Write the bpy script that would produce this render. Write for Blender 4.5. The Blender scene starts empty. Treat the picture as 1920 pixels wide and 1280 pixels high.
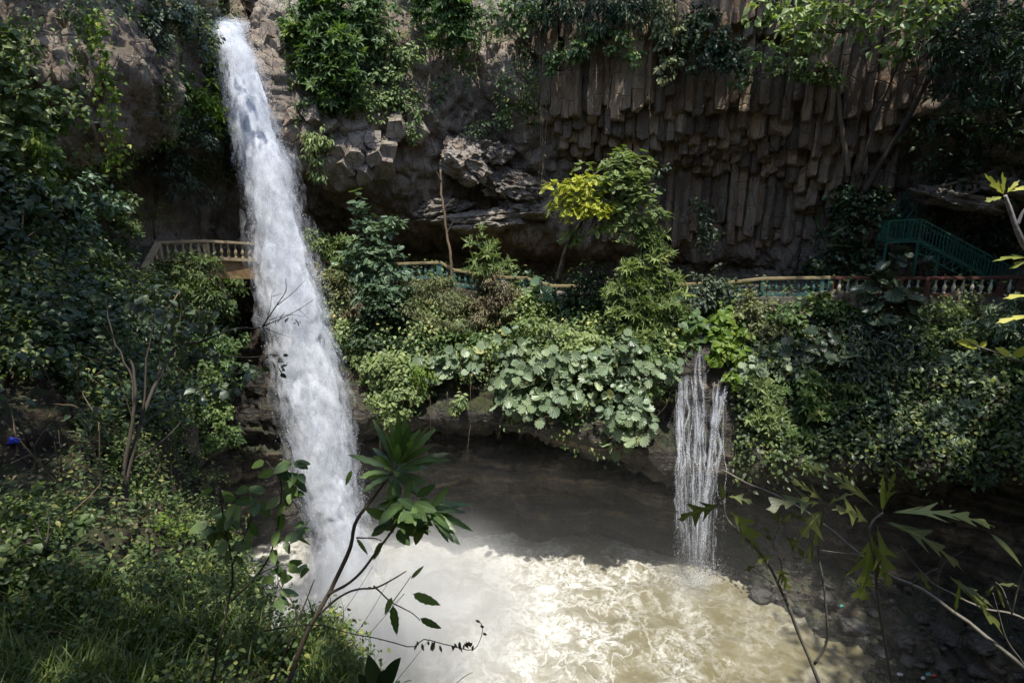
import bpy, math, random
import numpy as np
from mathutils import Vector

SC = bpy.context.scene
COL = SC.collection

# ---------------------------------------------------------------- camera, sky, sun, exposure
FPX = 1070.0                      # focal length in pixels of the 1920 wide photograph
PITCH = math.radians(13.0)
cam_data = bpy.data.cameras.new('camera')
cam_data.sensor_width = 36.0
cam_data.lens = FPX / 1920.0 * 36.0
cam_data.clip_start = 0.05
cam_data.clip_end = 3000.0
cam = bpy.data.objects.new('camera', cam_data)
cam.rotation_euler = (math.radians(90) - PITCH, 0, 0)
COL.objects.link(cam)
SC.camera = cam

SUN_EL = math.radians(72.0)
SUN_AZ = math.radians(9.0)        # sun behind the camera, a little to its right
TO_SUN = Vector((math.sin(SUN_AZ) * math.cos(SUN_EL), -math.cos(SUN_AZ) * math.cos(SUN_EL), math.sin(SUN_EL)))
world = bpy.data.worlds.new('World')
SC.world = world
world.use_nodes = True
wn = world.node_tree
for n_ in list(wn.nodes):
    wn.nodes.remove(n_)
w_out = wn.nodes.new('ShaderNodeOutputWorld')
w_bg = wn.nodes.new('ShaderNodeBackground')
w_sky = wn.nodes.new('ShaderNodeTexSky')
w_sky.sky_type = 'NISHITA'
w_sky.sun_disc = False
w_sky.sun_elevation = SUN_EL
w_sky.sun_rotation = math.pi - SUN_AZ
w_bg.inputs['Strength'].default_value = 0.15
wn.links.new(w_sky.outputs[0], w_bg.inputs[0])
wn.links.new(w_bg.outputs[0], w_out.inputs[0])

sun_data = bpy.data.lights.new('sun', 'SUN')
sun_data.energy = 2.75
sun_data.angle = math.radians(0.55)
sun_data.color = (1.0, 0.955, 0.87)
sun = bpy.data.objects.new('sun', sun_data)
sun.rotation_euler = (-TO_SUN).to_track_quat('-Z', 'Y').to_euler()
sun.location = (0, -10, 60)
COL.objects.link(sun)

SC.view_settings.view_transform = 'Standard'
SC.view_settings.look = 'None'
SC.view_settings.exposure = 1.46
SC.view_settings.gamma = 1.0
SC.cycles.use_denoising = True
SC.cycles.max_bounces = 7
SC.cycles.diffuse_bounces = 4
SC.cycles.glossy_bounces = 2
SC.cycles.transmission_bounces = 4
SC.cycles.transparent_max_bounces = 24
SC.cycles.volume_bounces = 2
SC.cycles.caustics_reflective = False
SC.cycles.caustics_refractive = False

# ---------------------------------------------------------------- numeric helpers
RNG = np.random.default_rng(7)
_cp, _sp = math.cos(PITCH), math.sin(PITCH)


def P(px, py, Y):
    """World point seen at photo pixel (px, py) at horizontal distance Y in front of the viewpoint."""
    px = np.asarray(px, float); py = np.asarray(py, float); Y = np.asarray(Y, float)
    u = (px - 960.0) / FPX
    v = (640.0 - py) / FPX
    dy = _cp + v * _sp
    dz = -_sp + v * _cp
    return np.stack(np.broadcast_arrays(u * Y / dy, Y, dz * Y / dy), -1)


def PZ(px, py, z):
    """World point seen at photo pixel (px, py) on the level z (for the ground and the pool)."""
    v = (640.0 - py) / FPX
    return P(px, py, z * (_cp + v * _sp) / (-_sp + v * _cp))


def unproject(p):
    x, y, z = p[..., 0], p[..., 1], p[..., 2]
    d = y * _cp - z * _sp
    return 960 + FPX * x / d, 640 - FPX * (y * _sp + z * _cp) / d


_perm = np.random.default_rng(3).permutation(512)
_grad = np.random.default_rng(4).normal(size=(512, 3))
_grad /= np.linalg.norm(_grad, axis=1, keepdims=True)


def _h(i, j, k):
    return _perm[(_perm[(_perm[i & 511] + j) & 511] + k) & 511]


def perlin(p):
    p = np.asarray(p, float)
    i = np.floor(p).astype(np.int64)
    f = p - i
    u = f * f * f * (f * (f * 6 - 15) + 10)
    r = 0
    for dx in (0, 1):
        wx = u[..., 0] if dx else 1 - u[..., 0]
        for dy in (0, 1):
            wy = u[..., 1] if dy else 1 - u[..., 1]
            for dz in (0, 1):
                wz = u[..., 2] if dz else 1 - u[..., 2]
                g = _grad[_h(i[..., 0] + dx, i[..., 1] + dy, i[..., 2] + dz)]
                d = f - np.array((dx, dy, dz), float)
                r = r + wx * wy * wz * (g * d).sum(-1)
    return r * 1.6


def fbm(p, octaves=4, lac=2.1, gain=0.5):
    a, s, r = 1.0, 1.0, 0
    p = np.asarray(p, float)
    for o in range(octaves):
        r = r + a * perlin(p * s + o * 17.3)
        a *= gain; s *= lac
    return r


def ridged(p, octaves=4):
    a, s, r = 1.0, 1.0, 0
    for o in range(octaves):
        r = r + a * (1 - 2 * np.abs(perlin(np.asarray(p) * s + o * 9.1)))
        a *= 0.5; s *= 2.1
    return r


def worley(p, seed=0):
    """(distance to the nearest, to the second nearest feature point, a random number per cell)."""
    p = np.asarray(p, float)
    i = np.floor(p).astype(np.int64)
    f1 = np.full(p.shape[:-1], 9.0); f2 = f1.copy(); cid = np.zeros(p.shape[:-1])
    for dx in (-1, 0, 1):
        for dy in (-1, 0, 1):
            for dz in (-1, 0, 1):
                c = i + np.array((dx, dy, dz))
                h = _h(c[..., 0] + seed, c[..., 1], c[..., 2])
                q = c + 0.5 + 0.48 * np.stack((np.sin(h * 12.9), np.sin(h * 78.2), np.sin(h * 37.7)), -1)
                d = np.linalg.norm(q - p, axis=-1)
                n = d < f1
                f2 = np.where(n, f1, np.minimum(f2, d))
                cid = np.where(n, (h * 0.618) % 1.0, cid)
                f1 = np.where(n, d, f1)
    return f1, f2, cid


def norm(v):
    return v / np.maximum(np.linalg.norm(v, axis=-1, keepdims=True), 1e-9)


def sstep(a, b, x):
    t = np.clip((x - a) / (b - a), 0, 1)
    return t * t * (3 - 2 * t)


# ---------------------------------------------------------------- mesh and object helpers
def mesh_data(name, V, faces, mats, attr=None, uv=None, smooth=False, mat_idx=None):
    """faces: one (n, k) index array or a list of them."""
    if not isinstance(faces, (list, tuple)):
        faces = [faces]
    faces = [np.asarray(f, np.int32) for f in faces if len(f)]
    me = bpy.data.meshes.new(name)
    V = np.asarray(V, np.float32)
    me.vertices.add(len(V))
    me.vertices.foreach_set('co', V.ravel())
    loops = np.concatenate([f.ravel() for f in faces])
    sizes = np.concatenate([np.full(len(f), f.shape[1], np.int32) for f in faces])
    starts = np.concatenate(([0], np.cumsum(sizes)[:-1])).astype(np.int32)
    me.loops.add(len(loops))
    me.loops.foreach_set('vertex_index', loops)
    me.polygons.add(len(sizes))
    me.polygons.foreach_set('loop_start', starts)
    me.polygons.foreach_set('use_smooth', np.full(len(sizes), smooth, bool))
    for m in (mats if isinstance(mats, (list, tuple)) else [mats]):
        me.materials.append(m)
    if mat_idx is not None:
        me.polygons.foreach_set('material_index', np.asarray(mat_idx, np.int32))
    if attr:
        for k, v in attr.items():
            a = me.attributes.new(k, 'FLOAT', 'POINT')
            a.data.foreach_set('value', np.asarray(v, np.float32))
    if uv is not None:
        l = me.uv_layers.new(name='UVMap')
        l.data.foreach_set('uv', np.asarray(uv, np.float32)[loops].ravel())
    me.update(calc_edges=True)
    return me


def link(name, me, parent=None, loc=None, rot=None):
    o = bpy.data.objects.new(name, me)
    COL.objects.link(o)
    if parent is not None:
        o.parent = parent
    if loc is not None:
        o.location = [float(c) for c in loc]
    if rot is not None:
        o.rotation_euler = rot
    return o


def tag(o, label=None, cat=None, group=None, kind=None):
    if label: o['label'] = label
    if cat: o['category'] = cat
    if group: o['group'] = group
    if kind: o['kind'] = kind
    return o


def thing(name, loc, label, cat, group=None, rotz=0.0):
    o = bpy.data.objects.new(name, None)
    o.empty_display_size = 0.2
    COL.objects.link(o)
    o.location = [float(c) for c in loc]
    o.rotation_euler = (0, 0, rotz)
    return tag(o, label, cat, group)


class MB:
    """Collects vertices and faces of several shapes for ONE mesh."""
    def __init__(s):
        s.v, s.f, s.n, s.r, s.ex = [], [], 0, [], None

    def add(s, V, faces, r=None):
        V = np.asarray(V, float).reshape(-1, 3)
        for f in (faces if isinstance(faces, list) else [faces]):
            f = np.asarray(f, np.int64)
            if len(f):
                s.f.append(f + s.n)
        s.v.append(V)
        s.n += len(V)
        s.r.append(np.full(len(V), RNG.random() if r is None else 0.0) if r is None or np.isscalar(r) else np.asarray(r))
        if r is not None and np.isscalar(r):
            s.r[-1][:] = r
        return s

    def box(s, c, size, rotz=0.0, r=None):
        x, y, z = np.array(size) / 2
        V = np.array([(sx * x, sy * y, sz * z) for sz in (-1, 1) for sy in (-1, 1) for sx in (-1, 1)], float)
        ca, sa = math.cos(rotz), math.sin(rotz)
        V = V @ np.array([(ca, sa, 0), (-sa, ca, 0), (0, 0, 1)]) + np.asarray(c, float)
        return s.add(V, np.array([(0, 2, 3, 1), (4, 5, 7, 6), (0, 1, 5, 4), (2, 6, 7, 3), (0, 4, 6, 2), (1, 3, 7, 5)]), r)

    def bar(s, a, b, w, h=None, r=None, up=(0, 0, 1)):
        """A square-section bar from a to b, its section kept upright."""
        a = np.asarray(a, float); b = np.asarray(b, float); h = h or w
        d = norm(b - a)
        sd = np.cross(d, up)
        if np.linalg.norm(sd) < 1e-4:
            sd = np.cross(d, (0, 1, 0))
        sd = norm(sd)
        u = np.cross(sd, d)
        V = [e + sx * sd * w / 2 + su * u * h / 2 for e in (a, b) for su in (-1, 1) for sx in (-1, 1)]
        return s.add(V, np.array([(0, 2, 3, 1), (4, 5, 7, 6), (0, 1, 5, 4), (2, 6, 7, 3), (0, 4, 6, 2), (1, 3, 7, 5)]), r)

    def tube(s, pts, rad, k=6, r=None):
        V, F = tube(pts, rad, k)
        return s.add(V, F, r)

    def lathe(s, c, prof, k=10, r=None):
        prof = np.asarray(prof, float)
        a = np.arange(k) * 2 * math.pi / k
        V = np.stack((prof[:, None, 0] * np.cos(a), prof[:, None, 0] * np.sin(a), np.repeat(prof[:, 1:2], k, 1)), -1)
        m = len(prof)
        F = [(i * k + j, i * k + (j + 1) % k, (i + 1) * k + (j + 1) % k, (i + 1) * k + j) for i in range(m - 1) for j in range(k)]
        return s.add(V.reshape(-1, 3) + np.asarray(c, float), [np.array(F), np.array([list(range(k))[::-1]]), np.array([[(m - 1) * k + j for j in range(k)]])], r)

    def data(s, name, mat, smooth=False):
        byk = {}
        for f in s.f:
            byk.setdefault(f.shape[1], []).append(f)
        return mesh_data(name, np.concatenate(s.v), [np.concatenate(x) for x in byk.values()], mat, {'rnd': np.concatenate(s.r), **(dict(zip(('rib', 'along'), np.concatenate(s.ex).T)) if s.ex else {})}, smooth=smooth)

    def build(s, name, mat, parent=None, smooth=False, loc=None):
        """loc: the world place of the thing's base, when the collected shapes are in world coordinates."""
        if loc is not None:
            s.v = [v - np.asarray(loc, float) for v in s.v]
        return link(name, s.data(name, mat, smooth), parent, None if parent is not None or loc is None else loc)


def tube(pts, rad, k=6):
    pts = np.asarray(pts, float)
    rad = np.broadcast_to(np.asarray(rad, float), (len(pts),))
    t = np.gradient(pts, axis=0)
    t = norm(t)
    ref = np.where(np.abs(t[:, 2:3]) > 0.9, np.array([[1.0, 0, 0]]), np.array([[0, 0, 1.0]]))
    ref = np.broadcast_to(ref[len(ref) // 2], t.shape) if np.ptp(np.abs(t[:, 2])) < 0.5 else ref
    a = norm(np.cross(t, ref)); b = np.cross(t, a)
    ang = np.arange(k) * 2 * math.pi / k
    V = pts[:, None] + rad[:, None, None] * (a[:, None] * np.cos(ang)[None, :, None] + b[:, None] * np.sin(ang)[None, :, None])
    m = len(pts)
    i, j = np.meshgrid(np.arange(m - 1), np.arange(k), indexing='ij')
    F = np.stack((i * k + j, i * k + (j + 1) % k, (i + 1) * k + (j + 1) % k, (i + 1) * k + j), -1).reshape(-1, 4)
    V = np.concatenate((V.reshape(-1, 3), pts[:1], pts[-1:]))
    jj = np.arange(k)
    c0, c1 = m * k, m * k + 1
    T = np.concatenate((np.stack((np.full(k, c0), (jj + 1) % k, jj), -1), np.stack((np.full(k, c1), (m - 1) * k + jj, (m - 1) * k + (jj + 1) % k), -1)))
    return V, [F, T]


def spline(pts, n):
    """Catmull-Rom through pts."""
    pts = np.asarray(pts, float)
    if len(pts) < 3:
        t = np.linspace(0, 1, n)[:, None]
        return pts[0] * (1 - t) + pts[-1] * t
    q = np.concatenate((2 * pts[:1] - pts[1:2], pts, 2 * pts[-1:] - pts[-2:-1]))
    s = np.linspace(0, len(pts) - 1 - 1e-6, n)
    i = s.astype(int); t = (s - i)[:, None]
    a, b, c, d = q[i], q[i + 1], q[i + 2], q[i + 3]
    return 0.5 * (2 * b + (c - a) * t + (2 * a - 5 * b + 4 * c - d) * t ** 2 + (3 * b - a - 3 * c + d) * t ** 3)


# ---------------------------------------------------------------- materials
class NT:
    def __init__(s, name):
        s.m = bpy.data.materials.new(name)
        s.m.use_nodes = True
        s.t = s.m.node_tree
        for n in list(s.t.nodes):
            s.t.nodes.remove(n)
        s.out = s.t.nodes.new('ShaderNodeOutputMaterial')

    def n(s, kind, ins=None, **props):
        nd = s.t.nodes.new('ShaderNode' + kind)
        for k, v in props.items():
            setattr(nd, k, v)
        for k, v in (ins or {}).items():
            s.set(nd.inputs[k], v)
        return nd

    def set(s, sock, v):
        if isinstance(v, bpy.types.NodeSocket):
            s.t.links.new(v, sock)
        elif isinstance(v, bpy.types.Node):
            s.t.links.new(v.outputs[0], sock)
        else:
            if sock.type == 'RGBA' and len(v) == 3:
                v = (*v, 1)
            sock.default_value = v

    def math(s, op, a, b=0.0, c=0.0, clamp=False):
        nd = s.t.nodes.new('ShaderNodeMath')
        nd.operation = op; nd.use_clamp = clamp
        for i, v in enumerate((a, b, c)):
            s.set(nd.inputs[i], v)
        return nd.outputs[0]

    def noise(s, vec, scale, detail=4.0, rough=0.55, dist=0.0):
        return s.n('TexNoise', {'Vector': vec, 'Scale': scale, 'Detail': detail, 'Roughness': rough, 'Distortion': dist}).outputs[0]

    def mapv(s, vec, scale=(1, 1, 1), loc=(0, 0, 0), rot=(0, 0, 0)):
        return s.n('Mapping', {'Vector': vec, 'Scale': scale, 'Location': loc, 'Rotation': rot}).outputs[0]

    def ramp(s, fac, stops, mode='LINEAR'):
        nd = s.n('ValToRGB', {'Fac': fac})
        nd.color_ramp.interpolation = mode
        e = nd.color_ramp.elements
        while len(e) < len(stops):
            e.new(0.5)
        for el, (p, c) in zip(e, stops):
            el.position = p
            el.color = (c, c, c, 1) if np.isscalar(c) else (*c, 1)
        return nd.outputs[0]

    def mix(s, fac, a, b, mode='MIX'):
        nd = s.t.nodes.new('ShaderNodeMix')
        nd.data_type = 'RGBA'; nd.blend_type = mode
        s.set(nd.inputs[0], fac); s.set(nd.inputs[6], a); s.set(nd.inputs[7], b)
        return nd.outputs[2]

    def rng(s, v, a, b, c=0.0, d=1.0, smooth=True):
        return s.n('MapRange', {'Value': v, 'From Min': a, 'From Max': b, 'To Min': c, 'To Max': d}, interpolation_type='SMOOTHSTEP' if smooth else 'LINEAR').outputs[0]

    def bump(s, h, strength=0.5, dist=0.1, normal=None):
        ins = {'Height': h, 'Strength': strength, 'Distance': dist}
        if normal is not None: ins['Normal'] = normal
        return s.n('Bump', ins).outputs[0]

    def done(s, shader, volume=None):
        if shader is not None:
            s.t.links.new(shader if isinstance(shader, bpy.types.NodeSocket) else shader.outputs[0], s.out.inputs['Surface'])
        if volume is not None:
            s.t.links.new(volume.outputs[0], s.out.inputs['Volume'])
        return s.m


def rock_mat(name, cols, wet=0.0, moss=0.4, scale=1.0, streak=0.5, bump=0.7, cell=False, strata=False):
    k = NT(name)
    geo = k.n('NewGeometry')
    pos = geo.outputs['Position']
    big = k.noise(pos, 0.22 * scale, 6, 0.6)
    mid = k.noise(k.mapv(pos, (1.0, 1.0, 0.45)), 1.3 * scale, 8, 0.65, 0.6)
    st = k.noise(k.mapv(pos, (1.6, 1.6, 0.12)), 1.4 * scale, 5, 0.6)
    f = k.math('ADD', k.math('MULTIPLY', big, 0.45), k.math('ADD', k.math('MULTIPLY', mid, 0.55 - 0.25 * streak), k.math('MULTIPLY', st, 0.25 * streak)))
    c = k.ramp(f, [(0.34, cols[0]), (0.47, cols[1]), (0.56, cols[2]), (0.68, cols[3])])
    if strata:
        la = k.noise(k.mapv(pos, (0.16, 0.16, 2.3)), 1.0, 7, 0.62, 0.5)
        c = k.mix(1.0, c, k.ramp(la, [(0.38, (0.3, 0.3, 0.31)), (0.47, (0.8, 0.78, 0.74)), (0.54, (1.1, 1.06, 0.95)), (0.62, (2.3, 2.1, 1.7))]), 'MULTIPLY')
    rust = k.rng(k.noise(pos, 0.5 * scale, 5, 0.7), 0.55, 0.68)
    c = k.mix(k.math('MULTIPLY', rust, 0.6), c, cols[4])
    if cell:
        at = k.n('Attribute', attribute_name='rnd').outputs['Fac']
        c = k.mix(1.0, c, k.ramp(at, [(0.0, (0.45, 0.44, 0.44)), (0.5, (0.85, 0.83, 0.8)), (1.0, (1.3, 1.18, 1.05))]), 'MULTIPLY')
        lichen = k.rng(k.noise(pos, 2.6, 5, 0.7), 0.6, 0.7)
        c = k.mix(k.math('MULTIPLY', lichen, 0.45), c, (0.33, 0.3, 0.25))
    vor = k.n('TexVoronoi', {'Vector': k.mapv(pos, (1, 1, 0.6)), 'Scale': 1.7 * scale, 'Randomness': 1.0}, feature='DISTANCE_TO_EDGE').outputs['Distance']
    crack = k.rng(vor, 0.0, 0.06)
    fine = k.noise(pos, 7 * scale, 8, 0.7)
    up = k.n('SeparateXYZ', {'Vector': geo.outputs['Normal']}).outputs['Z']
    m = k.rng(k.math('ADD', k.math('MULTIPLY', up, 0.6), k.math('MULTIPLY', k.noise(pos, 1.1, 6, 0.7), 0.9)), 0.72, 0.95)
    c = k.mix(k.math('MULTIPLY', m, moss), c, (0.035, 0.05, 0.014))
    c = k.mix(k.rng(fine, 0.25, 0.5, 0.35, 0.0), c, (0.02, 0.016, 0.012))
    h = k.math('ADD', k.math('MULTIPLY', fine, 0.5), k.math('ADD', k.math('MULTIPLY', mid, 1.0), k.math('MULTIPLY', crack, 0.25)))
    if strata:
        h = k.math('ADD', h, k.math('MULTIPLY', la, 2.2))
    b = k.n('BsdfPrincipled', {'Base Color': c, 'Roughness': k.rng(mid, 0.3, 0.7, 0.85 - 0.45 * wet, 0.95 - 0.4 * wet), 'Specular IOR Level': 0.25 + 0.3 * wet, 'Normal': k.bump(h, bump, 0.22)})
    return k.done(b)


M_BASALT = rock_mat('basalt', [(0.08, 0.064, 0.052), (0.19, 0.145, 0.11), (0.3, 0.24, 0.18), (0.42, 0.35, 0.28), (0.3, 0.18, 0.095)], moss=0.25, streak=1.0, bump=1.0, cell=True)
M_CLIFF = rock_mat('cliff_rock', [(0.06, 0.048, 0.04), (0.16, 0.125, 0.096), (0.27, 0.22, 0.175), (0.4, 0.35, 0.3), (0.23, 0.155, 0.095)], moss=0.4, bump=1.0)
M_PALE = rock_mat('pale_rock', [(0.1, 0.08, 0.07), (0.22, 0.18, 0.15), (0.34, 0.29, 0.24), (0.45, 0.4, 0.34), (0.3, 0.19, 0.11)], moss=0.3, bump=1.2)
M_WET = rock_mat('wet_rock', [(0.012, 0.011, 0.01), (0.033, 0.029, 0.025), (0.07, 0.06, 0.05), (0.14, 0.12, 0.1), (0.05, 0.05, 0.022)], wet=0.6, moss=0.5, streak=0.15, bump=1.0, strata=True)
M_SOIL = rock_mat('soil', [(0.02, 0.015, 0.01), (0.045, 0.034, 0.024), (0.07, 0.055, 0.038), (0.1, 0.08, 0.055), (0.06, 0.045, 0.025)], moss=0.6, bump=1.0)
M_STONE = rock_mat('river_stone', [(0.02, 0.019, 0.018), (0.042, 0.039, 0.036), (0.075, 0.07, 0.064), (0.13, 0.125, 0.12), (0.05, 0.04, 0.03)], wet=0.7, moss=0.1)


def leaf_mat(name, stops, trans=0.3, rough=0.48, spec=0.35, tcol=None, veins=False):
    k = NT(name)
    a = k.n('Attribute', attribute_name='rnd').outputs['Fac']
    c = k.ramp(a, [(p_, tuple(x * 1.25 for x in c_)) for p_, c_ in stops])
    c = k.mix(k.rng(k.noise(k.n('NewGeometry').outputs['Position'], 0.7, 3), 0.35, 0.65, 0.0, 0.35), c, k.mix(1.0, c, (1.25, 1.15, 0.7), 'MULTIPLY'))
    ins = {'Base Color': c, 'Roughness': rough, 'Specular IOR Level': spec}
    if veins:
        rib = k.n('Attribute', attribute_name='rib').outputs['Fac']; al = k.n('Attribute', attribute_name='along').outputs['Fac']
        sv = k.math('SINE', k.math('MULTIPLY', k.math('ADD', al, k.math('MULTIPLY', rib, 0.16)), 75.0))
        vein = k.math('MAXIMUM', k.rng(rib, 0.9, 0.97), k.math('MULTIPLY', k.rng(sv, 0.86, 1.0), 0.5))
        spot = k.rng(k.noise(k.n('NewGeometry').outputs['Position'], 38.0, 3, 0.6), 0.64, 0.7)
        c = k.mix(k.math('MULTIPLY', vein, 0.55), c, (0.2, 0.24, 0.09))
        c = k.mix(k.math('MULTIPLY', spot, 0.6), c, (0.13, 0.085, 0.03))
        ins['Base Color'] = c
        ins['Normal'] = k.bump(k.math('SUBTRACT', k.noise(k.n('NewGeometry').outputs['Position'], 60.0, 3), k.math('MULTIPLY', vein, 0.8)), 0.4, 0.004)
    b = k.n('BsdfPrincipled', ins)
    t = k.n('BsdfTranslucent', {'Color': k.mix(1.0, c, tcol or (1.5, 1.7, 0.6), 'MULTIPLY')})
    return k.done(k.n('MixShader', {0: trans, 1: b.outputs[0], 2: t.outputs[0]}))


LM = {
    'mid': leaf_mat('leaf_green', [(0.0, (0.022, 0.045, 0.015)), (0.5, (0.052, 0.092, 0.028)), (0.85, (0.1, 0.145, 0.048)), (1.0, (0.17, 0.18, 0.06))]),
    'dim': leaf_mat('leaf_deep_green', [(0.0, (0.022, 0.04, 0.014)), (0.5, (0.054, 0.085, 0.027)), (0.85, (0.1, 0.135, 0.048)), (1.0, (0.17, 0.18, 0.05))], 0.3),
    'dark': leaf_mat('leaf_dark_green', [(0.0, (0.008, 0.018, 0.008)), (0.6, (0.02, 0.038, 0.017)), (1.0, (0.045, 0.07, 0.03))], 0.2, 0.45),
    'light': leaf_mat('leaf_light_green', [(0.0, (0.055, 0.085, 0.032)), (0.5, (0.125, 0.17, 0.066)), (0.9, (0.21, 0.255, 0.115)), (1.0, (0.28, 0.27, 0.1))], 0.3),
    'blue': leaf_mat('leaf_blue_green', [(0.0, (0.03, 0.058, 0.036)), (0.6, (0.085, 0.135, 0.085)), (1.0, (0.17, 0.225, 0.15))], 0.22, 0.4),
    'pale': leaf_mat('leaf_pale_green', [(0.0, (0.05, 0.08, 0.045)), (0.6, (0.135, 0.18, 0.115)), (0.93, (0.22, 0.265, 0.18)), (1.0, (0.3, 0.28, 0.08))], 0.2, 0.4),
    'yellow': leaf_mat('leaf_yellow_green', [(0.0, (0.17, 0.19, 0.03)), (0.5, (0.29, 0.31, 0.05)), (1.0, (0.4, 0.38, 0.08))], 0.35),
    'lime': leaf_mat('leaf_lime_green', [(0.0, (0.045, 0.085, 0.012)), (0.5, (0.085, 0.14, 0.02)), (0.9, (0.15, 0.19, 0.03)), (1.0, (0.36, 0.31, 0.03))], 0.35),
    'olive': leaf_mat('leaf_olive_green', [(0.0, (0.05, 0.062, 0.028)), (0.6, (0.115, 0.13, 0.06)), (1.0, (0.22, 0.21, 0.11))], 0.25),
    'dry': leaf_mat('leaf_dry_brown', [(0.0, (0.05, 0.035, 0.02)), (0.5, (0.115, 0.094, 0.064)), (0.8, (0.115, 0.115, 0.062)), (1.0, (0.23, 0.2, 0.14))], 0.2, 0.6, 0.3),
    'grey': leaf_mat('leaf_grey_green', [(0.0, (0.02, 0.034, 0.023)), (0.6, (0.048, 0.068, 0.046)), (1.0, (0.1, 0.125, 0.082))], 0.2, 0.42),
    'grass': leaf_mat('grass_blade', [(0.0, (0.026, 0.044, 0.011)), (0.6, (0.058, 0.09, 0.02)), (0.92, (0.105, 0.135, 0.035)), (1.0, (0.17, 0.14, 0.07))], 0.3, 0.55),
    'fore': leaf_mat('leaf_glossy_green', [(0.0, (0.034, 0.066, 0.026)), (0.6, (0.07, 0.12, 0.042)), (1.0, (0.12, 0.18, 0.062))], 0.42, 0.32, 0.5, veins=True),
    'olivefore': leaf_mat('leaf_lobed_olive', [(0.0, (0.04, 0.05, 0.018)), (0.6, (0.085, 0.1, 0.03)), (1.0, (0.16, 0.18, 0.05))], 0.4, 0.37, 0.5, veins=True),
}


def flat_mat(name, c, rough=0.8, var=0.35, spec=0.3, noise_scale=6.0, dirt=(0.05, 0.045, 0.03), dirt_amt=0.4, metal=0.0):
    k = NT(name)
    pos = k.n('NewGeometry').outputs['Position']
    n1 = k.noise(pos, noise_scale, 6, 0.65)
    n2 = k.noise(pos, noise_scale * 0.25, 5, 0.6)
    col = k.mix(k.rng(n1, 0.3, 0.7, 0, var), c, tuple(x * 0.55 for x in c))
    col = k.mix(k.rng(n2, 0.48, 0.7, 0, dirt_amt), col, dirt)
    return k.done(k.n('BsdfPrincipled', {'Base Color': col, 'Roughness': rough, 'Specular IOR Level': spec, 'Metallic': metal, 'Normal': k.bump(n1, 0.3, 0.02)}))


M_BARK = flat_mat('bark', (0.12, 0.095, 0.07), 0.9, noise_scale=14)
M_BARKDARK = flat_mat('bark_dark', (0.045, 0.036, 0.028), 0.85, noise_scale=30)
M_BARKGREY = flat_mat('bark_grey', (0.16, 0.15, 0.125), 0.8, noise_scale=60, dirt_amt=0.6)
M_TWIG = flat_mat('dry_twig', (0.16, 0.115, 0.075), 0.9, noise_scale=8)
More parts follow.
